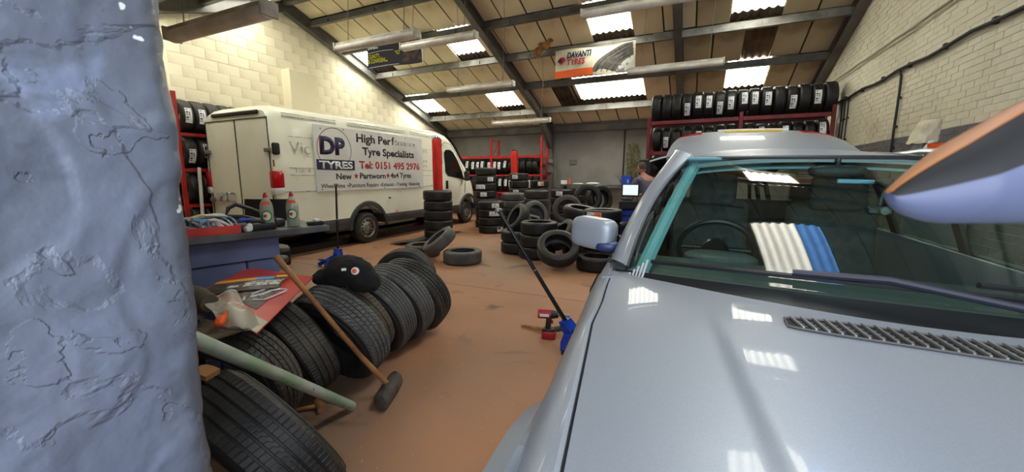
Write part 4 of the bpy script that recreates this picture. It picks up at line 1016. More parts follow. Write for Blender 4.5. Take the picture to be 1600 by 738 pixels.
    sw = MB().rings([[wm @ Vector(((.185+.016*cos(b))*cos(a), (.185+.016*cos(b))*sin(a), .016*sin(b))) for b in [2*pi*k/10 for k in range(10)]] for a in [2*pi*k/40 for k in range(40)]], wrap=True, caps=False).build('steering_wheel', 'black_soft', t)
    MB().lathe([(.001, .02), (.06, .02), (.07, -.02), (.001, -.02)], 24, wm).cyl(wm @ Vector((-.18, 0, 0)), wm @ Vector((.18, 0, 0)), .014).cyl(wm @ Vector((0, -.18, 0)), wm @ Vector((0, 0, 0)), .014).build('wheel_spokes', 'black_soft', sw)
    for x in (.10, .80):
        s = MB().box((x, 2.95, .72), (.5, .5, .16), bev=.05, seg=3).box((x, 3.16, 1.02), (.48, .13, .62), Euler((radians(-12), 0, 0)).to_matrix(), bev=.05, seg=3).build('front_seat', 'seat', t)
        MB().box((x, 3.10, 1.40), (.29, .1, .22), Euler((radians(-8), 0, 0)).to_matrix(), bev=.045, seg=4).cyl((x-.06, 3.17, 1.25), (x-.06, 3.15, 1.4), .007).cyl((x+.06, 3.17, 1.25), (x+.06, 3.15, 1.4), .007).build('headrest', 'seat', s)
    rs = MB().box((.46, 3.95, .95), (1.3, .14, .7), bev=.05, seg=3).build('rear_seat', 'seat', t)
    for x in (.1, .82): MB().box((x, 3.95, 1.36), (.24, .09, .16), bev=.04, seg=3).build('headrest', 'seat', rs)
    MB().box((.47, 4.13, 1.17), (1.3, .05, .06), bev=.02).build('parcel_shelf', 'dash', t)
    def head(u, v): p = roof(lerp(.02, .98, u), lerp(0, .96, v)); return p-Vector((0, 0, .04))
    MB().sheet(head, 16, 10, .01).build('headlining', 'cloth_blue', t)
    for sx in (-1, 1):
        I = lambda v: lerp(B(sx*.95), T(sx*.97), v)+Vector((0, -.35, .9))*.035*sin(pi*v)*.7+Vector((-sx*.01, .03, -.03))
        MB().tube([I(k/10) for k in range(11)], .030, 8).build('pillar_trim', 'cloth_blue', t)
    MB().box((.11, 2.36, 1.555), (.42, .16, .015), Euler((radians(-20), 0, 0)).to_matrix(), bev=.006).build('sun_visor', 'cloth_blue', t)
    MB().tube([(.3, 3.1, 1.28), (.0, 3.2, 1.3)], .004).build('belt', 'black', t)
    o = MB().box((.62, 2.20, 1.478), (.13, .012, .018), bev=.004).build('visor_strip', 'cyan_wire', t)
    im = MB().ell((.56, 2.24, 1.52), (.11, .03, .03), 20, 10, 3).cyl((.56, 2.24, 1.52), (.56, 2.25, 1.58), .012).build('interior_mirror', 'black', t)
    dc = MB().ell((.70, 2.14, 1.475), (.035, .03, .02), 16, 10).tube([(.70, 2.14, 1.47), (.69, 2.11, 1.43), (.67, 2.07, 1.38)], .008).box((.665, 2.05, 1.365), (.085, .03, .035), bev=.008).build('dash_camera', 'black', t)
    MB().lathe([(.001, .012), (.014, .01), (.016, 0)], 20, axis_frame((.675, 2.032, 1.365), (0, -1, 0))).build('camera_lens', 'steel_dark', dc)
    # the car stands on its jack at the left side and so leans a little to the right
    t.rotation_euler = (0, radians(1.2), 0); t.location.x -= .022
    return t
car()
# dark car behind with its tailgate up
def dark_car():
    t = thing('car', 'black car behind the silver one with its tailgate lifted beside the man', 'car', (.25, 7.2, 0)); cx = .22
    def sec(y):
        zt = interp([(5.9, .85), (6.05, .95), (8.3, 1.0), (9.5, .75)], y); w = interp([(5.9, .70), (6.2, .77), (9.2, .77), (9.6, .65)], y)
        pts = [(0, .25), (w-.06, .28), (w, .5), (w-.01, .8*zt+.1), (w-.06, zt), (w-.14, zt), (w-.16, .45), (0, .45)]
        return [Vector((cx+x, y, z)) for x, z in pts+[(-x, z) for x, z in pts[-2:0:-1]]]
    b = MB().rings([sec(y) for y in (5.9, 5.98, 6.2, 6.8, 7.6, 8.3, 9.0, 9.4, 9.6)]).build('body', 'black_metal', t)
    MB().sheet(lambda u, v: Vector((cx+(u-.5)*lerp(1.2, 1.25, v), lerp(6.15, 7.9, v), 1.48-.1*abs(2*u-1)**3)), 12, 8, .03).build('roof', 'black_metal', t)
    for sx in (-1, 1):
        for ya, yb in ((6.0, 6.2), (7.1, 7.1), (8.5, 7.9)): MB().cyl((cx+sx*.70, ya, .95), (cx+sx*.6, yb, 1.44), .03, seg=8).build('roof_pillar', 'black_metal', t)
        for yw in (6.6, 9.0): MB().lathe([(.2, -.09), (.29, -.09), (.31, 0), (.29, .09), (.2, .09)], 28, axis_frame((cx+sx*.69, yw, .31), (1, 0, 0)), closed=True).build('wheel', 'rubber', t)
    def hat(u, v): return Vector((cx+(u-.5)*lerp(1.2, 1.62, v), lerp(6.15, 5.65, v), lerp(1.50, 1.90, v)+.0*v-.10*abs(2*u-1)**3-.12*v**3))
    h = MB().sheet(hat, 16, 8, .05).build('raised_tailgate', 'black_metal', t)
    MB().tube([hat(u/16, 1)+Vector((0, 0, .012)) for u in range(17)], .012, 6).build('tailgate_edge', 'white', h)
    MB().box((cx, 6.9, .8), (1.3, 1.2, .5), bev=.08, seg=2).build('boot_interior', 'seat', t)
dark_car()

# ================================================================= WORKBENCH AND WHAT LIES ON IT
u_ = Vector((sin(radians(15.6)), cos(radians(15.6)), 0)); n_ = Vector((cos(radians(15.6)), -sin(radians(15.6)), 0))
RB = Matrix((n_, u_, Vector((0, 0, 1)))).transposed()     # local x = towards room, y = along, z = up
P0 = Vector((-2.716, 2.271, 0))
def bp(a, d, z): return P0-u_*a-n_*d+Vector((0, 0, z))    # a: back along the edge, d: depth behind the edge
bt = thing('workbench', 'blue grey painted block workbench with a dark worn top, left of the leaning tyres', 'workbench', bp(1, .35, 0))
MB().box(bp(.93, .33, 1.075), (.66, 1.86, .05), RB, bev=.006).build('worktop', 'bench_top', bt)
MB().box(bp(1.06, .36, .965), (.56, 1.40, .165), RB, bev=.004).build('lintel', 'bench_blue', bt)
for r in range(4):
    z = .88-.22*(r+.5)
    L = [.44, .44, .44] if r % 2 else [.22, .44, .44, .22]
    a = .36
    for l in L:
        MB().box(bp(a+l/2, .16, z), (.12, l-.008, .212), RB, bev=.008).build('block', 'bench_blue', bt); a += l
    MB().box(bp(.43, .40, z), (.36, .14, .212), RB, bev=.008).build('block', 'bench_blue', bt)
def bottle(a, d, lab, rot):
    p = bp(a, d, 1.1); t = thing('dish_soap_bottle', lab, 'bottle', p, (0, 0, rot))
    S_ = .95
    def ring(w, dd, z): return [Vector((w*cos(2*pi*k/28), dd*sin(2*pi*k/28), z*S_)) for k in range(28)]
    prof = [(.036, .018, 0), (.045, .024, .008), (.047, .026, .05), (.044, .026, .09), (.046, .026, .13), (.046, .025, .165), (.041, .024, .20), (.030, .021, .228), (.019, .018, .247), (.014, .014, .256)]
    MB().rings([ring(*p_) for p_ in prof]).build('bottle_body', 'bottle_plastic', t, 50, local=True)
    MB().rings([ring(w-.003, dd-.003, z+.003) for w, dd, z in prof[:6]]).build('liquid', 'liquid', t, 50, local=True)
    MB().lathe([(.0, .25*S_), (.016, .25*S_), (.017, .268*S_), (.013, .275*S_), (.008, .29*S_), (.0, .293*S_)], 20).build('cap', 'red_paint', t, local=True)
    def on(x, z, dr=.001, kk=.026): return Vector((x, -kk*sqrt(max(0, 1-(x/.0475)**2))-dr, z*S_))
    MB().sheet(lambda u, v: on(lerp(-.03, .03, u)*(1-.25*v), lerp(.195, .222, v), .0015, .0235), 6, 2, .0005).build('top_label', 'orange', t, 0, local=True)
    def disc(r0, r1, z, m, dr, nm, par):
        return MB().sheet(lambda u, v: on(lerp(r0, r1, u)*cos(2*pi*v), z+lerp(r0, r1, u)*1.25*sin(2*pi*v), dr), 3, 28, .0004).build(nm, m, par, 0, local=True)
    lb = disc(.002, .036, .105, 'cream_plastic', .0012, 'front_label', t)
    disc(.027, .036, .105, 'green', .0018, 'label_ring', lb)
    text('label_lettering', 'FAIRY', lb, 'ink_red', frame(p, (1, 0, 0), (0, 0, 1)) @ Matrix.Translation((0, 0, 0)), .022, .046, bold=.03)
    o = lb.children[-1] if lb.children else None
    for c in lb.children:
        if c.name.startswith('label_lettering'):
            P = Matrix.Translation(p) @ Matrix.Rotation(rot, 4, 'Z'); c.data.transform(P @ Matrix.Identity(4)); 
            c.data.transform(Matrix.Translation(-p)); c.data.transform(P.inverted() @ Matrix.Translation(p))
            c.data.transform(Matrix.Translation((-.023, -.0285, .092)))
    return t
bottle(.41, .13, 'left clear dish soap bottle with red cap and round green label', radians(52)); bottle(.22, .15, 'right clear dish soap bottle with red cap, beside its twin on the bench', radians(50))
tr_ = thing('parts_tray', 'shallow red tray full of pale blue and white cable at the bench front', 'tray', bp(.80, .12, 1.1))
MB().box(bp(.80, .12, 1.106), (.2, .36, .01), RB).box(bp(.80, .025, 1.13), (.01, .36, .055), RB).box(bp(.80, .215, 1.13), (.01, .36, .055), RB).box(bp(.62, .12, 1.13), (.2, .01, .055), RB).box(bp(.98, .12, 1.13), (.2, .01, .055), RB).build('tray', 'red_gloss', tr_, 0)
random.seed(11)
def tangle(a0, a1, d0, d1, n, m, lab, r):
    mb = MB()
    for k in range(n):
        c = (random.uniform(a0, a1), random.uniform(d0, d1)); ph = random.uniform(0, 6); rr = random.uniform(.03, .07)
        mb.tube([bp(c[0]+rr*1.5*cos(ph+q*.55), c[1]+rr*sin(ph*2+q*.5), 1.165+.035*sin(q*.8+ph)+k*.003) for q in range(14)], r, 6)
    o = mb.build('cable', m); return tag(o, lab, 'cable')
tangle(.62, .92, .06, .18, 5, 'cyan_wire', 'pale blue cable tangled over the red tray', .006); tangle(.66, .96, .06, .2, 4, 'white', 'white cable coiled in the red tray', .006)
o = MB().cyl(bp(.60, .1, 1.18), bp(.56, .1, 1.185), .016, seg=12).cyl(bp(.56, .1, 1.185), bp(.50, .1, 1.19), .007, seg=8).build('plug', 'blue_plastic'); tag(o, 'bright blue connector on the pale cable end', 'connector')
o = MB().ell(bp(.57, .05, 1.12), (.025, .02, .022), 12, 8, 3).ell(bp(.55, .07, 1.13), (.018, .02, .03), 12, 8, 3).build('plastic_scrap', 'white'); tag(o, 'crumpled white plastic scrap right of the red tray', 'scrap')
o = MB().sheet(lambda u, v: bp(lerp(.62, .98, u), lerp(.30, .46, v), 1.20+.01*sin(u*5+v)), 8, 4, .006).build('note_pad', 'paper'); tag(o, 'white sheet of paper lying behind the cable tray', 'paper')
o = MB().sheet(lambda u, v: bp(lerp(.75, .90, u), lerp(.29, .36, v), 1.21+.01*sin(u*5+v)), 6, 3, .004).build('sticky_note', 'yellow'); tag(o, 'yellow paper note on the white sheet', 'paper')
o = MB().box(bp(.80, .38, 1.145), (.22, .40, .09), RB, bev=.01).build('storage_case', 'black'); tag(o, 'black plastic case under the papers on the bench', 'case')
tc_ = thing('tool_case', 'open black tool case lying in the middle of the bench', 'case', bp(.52, .18, 1.1))
MB().box(bp(.50, .17, 1.125), (.2, .26, .05), RB, bev=.012, seg=2).build('case_base', 'black', tc_); MB().box(bp(.42, .24, 1.15), (.12, .2, .05), RB, bev=.02, seg=2).build('case_lid', 'black', tc_)
MB().tube([bp(.56, .10, 1.16), bp(.50, .08, 1.17), bp(.44, .1, 1.16)], .012, 8).build('case_handle', 'black', tc_)
o = MB().tube([bp(.62, .34, 1.20), bp(.60, .34, 1.26), bp(.55, .34, 1.285), bp(.47, .33, 1.25), bp(.38, .3, 1.20), bp(.30, .28, 1.17), bp(.40, .30, 1.15), bp(.52, .32, 1.19)], .016, 8, closed=True).build('strap', 'black_soft'); tag(o, 'thick black looped strap standing on the bench left of the bottles', 'strap')
o = MB().box(bp(.34, .27, 1.13), (.12, .18, .06), RB, bev=.02, seg=2).build('leather_pouch', 'black_soft'); tag(o, 'black pouch lying behind the soap bottles', 'pouch')
o = MB().box(bp(.07, .10, 1.115), (.07, .12, .03), RB, bev=.008).build('small_black_box', 'black'); tag(o, 'small flat black box at the right end of the bench', 'box')
o = MB().ell(bp(.06, .1, 1.14), (.026, .026, .016), 16, 10).build('white_cap', 'white'); tag(o, 'round white cap on the small flat black box', 'cap')
# chair behind the bench
ch = thing('office_chair', 'black vinyl office chair behind the bench by the van doors', 'chair', (-4.32, 2.62, 0), (0, 0, radians(25)))
def lb_(mb, name, m, par=ch): return mb.build(name, m, par, 40, local=True)
lb_(MB().box((0, 0, .56), (.5, .48, .1), bev=.045, seg=3), 'seat', 'black_soft')
bk = lb_(MB().sheet(lambda u, v: Vector((-.26+.52*u, .26-.05*sin(pi*u)+.05*v, .82+.42*v)), 12, 8, .08), 'backrest', 'black_soft')
for sx in (-1,): lb_(MB().tube([(sx*.27, -.15, .58), (sx*.3, -.15, .78), (sx*.3, .1, .8), (sx*.26, .24, .7)], .02, 8), 'armrest', 'black')
lb_(MB().cyl((0, 0, .1), (0, 0, .52), .03), 'gas_column', 'black_metal')
for k in range(5):
    a = 2*pi*k/5; lb_(MB().tube([(0, 0, .12), (.28*cos(a), .28*sin(a), .07)], .018, 8).cyl((.29*cos(a), .29*sin(a)-.02, .035), (.29*cos(a), .29*sin(a)+.02, .035), .034, seg=12), 'leg', 'black')

# ================================================================= THINGS ON THE LEANING TYRES
# red display board with printed pictures
BC = [Vector((-2.66, 1.22, .80)), Vector((-3.02, 1.78, .82)), Vector((-2.42, 1.86, .79)), Vector((-1.835, 1.085, .765))]
def bd(u, v, lift=0):   # u: left->right (far edge), v: far -> near
    p = lerp(lerp(BC[1], BC[2], u), lerp(BC[0], BC[3], u), v)
    return p+Vector((0, 0, lift+.02*sin(pi*u)*sin(pi*v*.9)+.03*max(0, u-.8)*(1-v)))
rb = thing('display_board', 'red glossy display board lying across the leaning tyres', 'board', bd(.5, .5))
MB().sheet(lambda u, v: bd(u, v), 20, 20, -.006).build('board_sheet', 'red_gloss', rb)
pp = lambda u0, u1, v0, v1, m, nm, l, sl=0: MB().sheet(lambda u, v: bd(lerp(u0, u1, u)+sl*v, lerp(v0, v1, v), l), 12, 6, .0008).build(nm, m, rb, 0)
pp(.46, .80, .42, .80, 'photo_dark', 'printed_tyre', .002); 
cr = MB().sheet(lambda u, v: bd(.62+.18*(u)*cos(2*pi*v), .50+.26*u*sin(2*pi*v), .003), 6, 24, .0008).build('printed_stone', 'photo_stone', rb, 0)
cm = MB()
random.seed(5)
for k in range(7):
    a = 2*pi*k/7; cm.tube([bd(.62+.03*cos(a), .50+.05*sin(a), .006), bd(.62+.10*cos(a+.2), .50+.15*sin(a+.2), .006), bd(.62+.16*cos(a-.1), .50+.24*sin(a-.1), .006)], .0025, 4)
cm.build('stone_cracks', 'photo_dark', rb, 0)
wv = MB().tube([bd(.62, .70, .007), bd(.70, .60, .007), bd(.74, .50, .007), bd(.80, .42, .007), bd(.88, .40, .007)], .006, 5).tube([bd(.60, .66, .007), bd(.66, .52, .007), bd(.74, .36, .007)], .005, 5).tube([bd(.58, .74, .007), bd(.60, .78, .007)], .007, 5).tube([bd(.68, .72, .007), bd(.78, .66, .007), bd(.84, .52, .007), bd(.88, .42, .007)], .005, 5).build('white_lines', 'paper', rb, 0)
pp(.30, 1.0, .86, 1.0, 'banner_white', 'white_margin', .002)
lf = thing('leaflet', 'folded glossy leaflet in yellow, blue and black on the red board', 'leaflet', bd(.45, .3, .02))
def lfp(u0, u1, v0, v1, m, nm, l=.012):
    return MB().sheet(lambda u, v: bd(*((lambda a, b: (.08+.66*a+.03*b, .60-.52*a+.36*b))(lerp(u0, u1, u), lerp(v0, v1, v))), l+.01*sin(pi*v)), 10, 5, .0012).build(nm, m, lf, 0)
lfp(0, 1, 0, 1, 'photo_dark', 'leaflet_sheet'); lfp(0, .55, .0, .42, 'amber', 'printed_band', .0145); lfp(.55, .8, 0, .42, 'sky_print', 'printed_band', .0145); lfp(.80, 1, .0, .2, 'amber', 'printed_band', .0145)
lfp(.5, .98, .30, .85, 'stone_print', 'printed_crowd', .0147); lfp(.28, .46, .6, .8, 'stone_print', 'printed_patch', .0147)
# cardboard tray with odds and ends
ct = thing('cardboard_tray', 'brown cardboard sheet under the plastic bag at the board corner', 'cardboard', (-2.15, 1.05, .77))
MB().sheet(lambda u, v: Vector((lerp(-2.62, -1.95, u), lerp(.93, 1.08, v)+.03*u, .775-.01*u+.006*sin(9*u))), 12, 6, .012).build('cardboard', 'card_brown', ct)
o = MB().tube([(-2.55, 1.04, .87), (-2.42, 1.06, .87), (-2.30, 1.08, .865), (-2.20, 1.09, .86)], .07, 16, rs=[.06, .075, .072, .045]).build('rag_roll', 'rubber_brown'); tag(o, 'dark brown rolled rag on the cardboard by the blue pier', 'rag')
def bag(u, v): return lerp(lerp(Vector((-2.33, 1.09, .87)), Vector((-2.27, 1.25, .87)), u), lerp(Vector((-1.98, 1.02, .80)), Vector((-1.81, 1.09, .81)), u), v)+Vector((0, 0, .012*sin(u*9+v*5)+.012*sin(v*11)+.02*sin(pi*v)))
o = MB().sheet(bag, 26, 20, .002).build('plastic_bag', 'bag_film'); tag(o, 'clear plastic bag with a white header lying over the board edge', 'bag')
o2 = MB().sheet(lambda u, v: bag(u, v*.14)+Vector((0, 0, .004)), 10, 2, .001).build('bag_header', 'paper', o, 0)
o2 = MB().sheet(lambda u, v: bag(lerp(.1, .9, u), .03+v*.06)+Vector((0, 0, .006)), 10, 2, .001).build('header_print', 'ink_blue', o, 0)
o = MB().cyl((-2.20, 1.0, .80), (-2.36, .99, .80), .016, seg=12).lathe([(.01, 0), (.028, 0), (.028, .05), (.01, .05)], 16, axis_frame((-2.20, 1.0, .80), (.9, .1, 0)), closed=True).build('wrench_socket', 'steel'); tag(o, 'steel socket wrench on the cardboard', 'tool')
o = MB().ell((-1.99, 1.02, .825), (.036, .021, .019), 20, 12, 2.6, Euler((0, .3, -.9)).to_matrix()).cyl((-2.01, 1.045, .835), (-2.035, 1.075, .845), .012, seg=10).build('screwdriver_handle', 'orange'); tag(o, 'bright orange tool handle on the cardboard', 'tool')
o = MB().tube([(-2.0, 1.02, .79), (-1.95, 1.03, .79), (-1.90, 1.06, .785)], .007, 8).lathe([(.008, 0), (.02, 0), (.02, .012), (.008, .012)], 14, Matrix.Translation((-1.89, 1.07, .78)), closed=True).build('spanner', 'steel'); tag(o, 'small steel spanner at the right end of the cardboard', 'tool')
o = MB().sheet(lambda u, v: Vector((-1.70+.09*u-.02*v, .735+.06*v+.02*u, .765+.006*sin(4*u))), 8, 4, .02).build('timber_offcut', 'wood_pale'); tag(o, 'pale splintered timber offcut on the nearest tyre by the pier', 'wood')
# black hat
ht = thing('bobble_hat', 'crumpled black fabric hat with a round badge on the leaning tyres', 'hat', (-2.23, 2.02, .75))
def hat_(mb_c, r, nseg=40, nr=22):
    R = []
    for i in range(nr+1):
        t = -pi/2+pi*i/nr; t = max(-1.53, min(1.53, t)); row = []
        for k in range(nseg):
            a = 2*pi*k/nseg; d = Vector((cos(t)*cos(a), cos(t)*sin(a), sin(t)))
            q = Vector((d.x*r[0], d.y*r[1], d.z*r[2])); f = 1+.13*noise.noise(d*1.5+Vector(mb_c))+.035*noise.noise(Vector((d.x*2, d.y*2, d.z*7)))+.07*(1-abs(noise.noise(d*2.6+Vector((3, 0, 1))))*2)**3
            q *= f; q.z = max(q.z, -.055+.012*noise.noise(d*7)); row.append(Vector(mb_c)+q)
        R.append(row)
    return MB().rings(R)
hat_((-2.21, 1.98, .81), (.20, .14, .13)).build('crown', 'hat', ht, 60)
hat_((-2.33, 1.93, .775), (.16, .09, .07)).build('ear_flap', 'hat', ht, 60)
hat_((-2.07, 1.99, .765), (.11, .10, .09)).build('brim', 'hat', ht, 60)
def on_hat(p):   # where a pin pushed in from the room side meets the cloth
    bn = Vector((.72, -.66, .22)).normalized(); best = None; bpy.context.view_layer.update()
    for c in [o for o in ht.children if o.name.split('.')[0] in ('crown', 'ear_flap', 'brim')]:
        h_ = c.ray_cast(Vector(p)-ht.location+bn*.6, -bn)
        if h_[0] and (best is None or (h_[1]-best[0]).dot(bn) > 0): best = (h_[1], h_[2])
    return axis_frame(ht.location+best[0], (best[1]+bn).normalized()) if best else axis_frame(p, bn)
fb = on_hat((-2.20, 2.03, .82))
bg_ = MB().lathe([(.0, .0), (.026, .0), (.026, .004), (.0, .006)], 20, fb).build('badge', 'paper', ht); MB().lathe([(0, .0062), (.016, .0055), (.016, .007), (0, .008)], 20, fb @ Matrix.Translation((-.006, 0, 0))).build('badge_print', 'orange', bg_)
MB().box((0, 0, .003), (.03, .018, .004)).tube([(-.012, -.006, .006), (.0, .004, .006), (.01, -.004, .006)], .0015, 5).build('woven_tab', 'paper', None, 0)
tb = bpy.data.objects['woven_tab']; tb.data.transform(Matrix.Translation(-ht.location) @ on_hat((-2.25, 1.98, .835))); tb.parent = ht
# long handled mallet
ml = thing('rubber_mallet', 'long wooden handled rubber mallet leaning across the tyres, head on the floor', 'mallet', (-1.80, 1.87, .0))
ha, hb_ = Vector((-1.745, 1.745, .064)), Vector((-1.855, 2.03, .070))
MB().rings([[p+(Vector((cos(b), 0, sin(b))))*r for b in [2*pi*k/32 for k in range(32)]] for p, r in [(lerp(ha, hb_, s), r) for s, r in ((0, .048), (.02, .056), (.1, .060), (.3, .061), (.5, .062), (.7, .062), (.88, .060), (.97, .056), (1, .048))]]).build('mallet_head', 'mallet', ml, 50)
hv = lerp(ha, hb_, .5)
MB().tube([hv+Vector((0, 0, .03)), lerp(hv, Vector((-2.19, 1.445, 1.04)), .3), lerp(hv, Vector((-2.19, 1.445, 1.04)), .7), Vector((-2.19, 1.445, 1.04))], .017, 12, rs=[.019, .017, .016, .018]).build('handle', 'wood', ml)
# painted steel pipe
pa, pb = Vector((-1.925, 1.68, .032)), Vector((-1.52, .45, 1.22)); pa2 = lerp(pa, Vector((-1.715, .80, .86)), 1.0); dd = (pa2-pa).normalized()
pe = pa+dd*1.75
o = MB().rings([[p+r*(cos(b)*dd.orthogonal().normalized()+sin(b)*dd.cross(dd.orthogonal().normalized())) for b in [2*pi*k/28 for k in range(28)]] for p, r in ((pa+dd*.06, .024), (pa, .024), (pa, .029), (pa+dd*.5, .03), (pe, .03))]).build('steel_pipe', 'pipe'); tag(o, 'pale green and grey chipped steel pipe leaning from the floor past the pier', 'pipe')
# small hammer with orange handle
o = thing('small_hammer', 'small hammer with an orange brown handle lying on the floor by the pipe end', 'hammer', (-2.1, 1.55, 0))
MB().cyl((-2.12, 1.60, .03), (-2.30, 1.44, .025), .013, seg=10).build('handle', 'wood', o); MB().cyl((-2.17, 1.62, .03), (-2.07, 1.575, .03), .027, seg=16).build('hammer_head', 'wood', o)

# ================================================================= JACKS, IMPACT WRENCH
def trolley_jack(loc, yaw, tip, lab, s=1.0):
    t = thing('trolley_jack', lab, 'jack', loc, (0, 0, yaw)); L = lambda mb, n, m='blue_paint', sm_=0: mb.build(n, m, t, sm_, local=True)
    for sx in (-1, 1):
        L(MB().rings([[Vector((sx*.10*s+e, y*s, z*s)) for y, z in ((-.28, .04), (-.3, .10), (-.1, .15), (.06, .20), (.17, .20), (.2, .12), (.2, .04))] for e in (-.006, .006)]), 'side_plate')
        L(MB().cyl((sx*.10*s, -.24*s, .035*s), (sx*.14*s, -.24*s, .035*s), .035*s, seg=18), 'front_wheel', 'steel', 40)
        L(MB().cyl((sx*.085*s, .16*s, .03*s), (sx*.11*s, .16*s, .03*s), .03*s, seg=18), 'rear_castor', 'black', 40)
    L(MB().box((0, -.05*s, .11*s), (.18*s, .34*s, .025)), 'deck', 'navy'); L(MB().box((0, -.2*s, .15*s), (.07*s, .22*s, .04*s), Euler((radians(-15), 0, 0)).to_matrix(), bev=.005), 'lift_arm')
    L(MB().lathe([(0, 0), (.045*s, 0), (.05*s, .02), (0, .016)], 20, Matrix.Translation((0, -.3*s, .18*s))), 'saddle', 'steel', 40)
    L(MB().cyl((0, .0, .13*s), (0, .16*s, .15*s), .045*s, seg=16), 'pump', 'navy', 40)
    inv = (Matrix.Translation(loc) @ Matrix.Rotation(yaw, 4, 'Z')).inverted(); tp = inv @ Vector(tip); b0 = Vector((0, .13*s, .17*s)); d = (tp-b0).normalized()
    yk = b0+d*.14
    sd = Vector((1, 0, 0))
    L(MB().rings([[p+sd*e for p in (b0-Vector((0, .05, 0)), b0+Vector((0, .05, 0)), yk+Vector((0, .022, 0)), yk-Vector((0, .022, 0)))] for e in (-.075, -.065)]).rings([[p+sd*e for p in (b0-Vector((0, .05, 0)), b0+Vector((0, .05, 0)), yk+Vector((0, .022, 0)), yk-Vector((0, .022, 0)))] for e in (.065, .075)]).rings([[p+sd*e for p in (lerp(b0, yk, .4)-Vector((0, .035, 0)), lerp(b0, yk, .4)+Vector((0, .035, 0)), yk+Vector((0, .022, 0)), yk-Vector((0, .022, 0)))] for e in (-.07, .07)]), 'handle_socket')
    h = L(MB().tube([yk-d*.03, yk+d*.2, lerp(yk, tp, .55), tp], .017, 12, rs=[.019, .018, .017, .016]), 'handle', 'black_metal', 40)
    L(MB().cyl(lerp(yk, tp, .45), lerp(yk, tp, .46), .02, seg=12), 'handle_collar', 'steel_light', 40); L(MB().box(tp, (.07, .03, .03), bev=.006), 'handle_tip', 'steel_light')
    return t
trolley_jack((-.74, 3.08, 0), radians(82), (-1.50, 2.95, 1.215), 'blue trolley jack beside the silver car with its long black handle raised')
trolley_jack((-5.5, 4.62, 0), radians(-4), (-5.52, 4.80, 1.36), 'blue trolley jack beyond the black hat with its handle up against the van', .78)
o = thing('impact_wrench', 'red and black cordless impact wrench standing on the floor by the blue jack', 'power tool', (-1.16, 3.30, 0), (0, 0, radians(14)))
L = lambda mb, n, m, sm_=40: mb.build(n, m, o, sm_, local=True)
L(MB().box((0, 0, .04), (.13, .085, .075), bev=.012, seg=2), 'battery', 'drill_red'); L(MB().box((.0, 0, .085), (.12, .075, .03), bev=.01), 'battery_seat', 'black')
L(MB().box((-.005, 0, .15), (.05, .04, .12), Euler((0, .1, 0)).to_matrix(), bev=.015, seg=2), 'grip', 'black'); L(MB().box((.028, 0, .165), (.02, .02, .035), bev=.006), 'trigger', 'drill_red')
L(MB().cyl((-.10, 0, .235), (.02, 0, .235), .043, seg=20), 'motor_housing', 'drill_red'); L(MB().cyl((.02, 0, .235), (.085, 0, .235), .043, .03, seg=20), 'gear_case', 'black'); L(MB().box((-.04, -.043, .235), (.085, .004, .025)), 'name_plate', 'paper', 0)
L(MB().cyl((.085, 0, .235), (.19, 0, .235), .014, seg=14), 'socket', 'steel')
o = MB().tube([(-1.50, 3.44, .02), (-1.42, 3.44, .022), (-1.30, 3.44, .024), (-1.20, 3.44, .024)], .016, 10, rs=[.012, .016, .018, .014]).build('handle', 'wood_pale'); o.name = 'wooden_hammer'; tag(o, 'pale wooden hammer handle on the floor behind the impact wrench', 'hammer')
MB().cyl((-1.19, 3.42, .03), (-1.07, 3.45, .06), .028, seg=14).build('hammer_head', 'mallet', o)

# ================================================================= HANGING LIGHTS AND BANNERS
LG = 'fluorescent tube lights hung on wires from the roof'
TUBES = [(-5.12, -3.52, 2.48, 2.98, 'nearest long tube light at the upper left, before the gable wall', 1.1), (-5.34, -3.74, 4.84, 3.53, 'tube light hanging left of the navy banner', 1), (-5.12, -3.52, 6.14, 3.87, 'tube light overlapping the right end of the navy banner', 1),
 (-5.10, -3.50, 7.6, 3.38, 'tube light under the middle left skylight', .9), (-4.96, -3.36, 9.44, 2.88, 'lowest tube light, near the far grey wall', .9), (-1.79, -.10, 6.38, 3.99, 'tube light at the top of the frame above the cream banner', 1), (-1.30, .30, 7.86, 3.43, 'tube light hanging right of the cream banner', .9), (-1.35, .2, 5.6, 4.05, 'tube light above and nearer than the one over the cream banner', .9)]
for x0, x1, y, z, lab, s in TUBES:
    t = thing('tube_light', lab, 'light', ((x0+x1)/2, y, z), group=LG); xm = (x0+x1)/2
    MB().box((xm, y, z+.03*s), (x1-x0-.02, .085*s, .045*s), bev=.006).build('batten', 'tube_body', t, 0)
    MB().rings([[Vector((x, y+.075*s*cos(a), z-.03*s+.055*s*sin(a))) for a in [2*pi*k/14 for k in range(14)]] for x in (x0+.03, x1-.03)]).build('diffuser', 'tube_lens', t, 50)
    for xe in (x0, x1-.03): MB().box((xe+.015, y, z-.01*s), (.03, .16*s, .125*s), bev=.012, seg=2).build('end_cap', 'tube_body', t)
    zr = roof_z(y)+.1
    for xx in (x0+.25, x1-.25): MB().tube([(xx, y, z+.05), (xx+.04, y+.01, (z+zr)/2), (xx+.02, y, zr)], .005, 5).build('hanger_wire', 'wire', t)
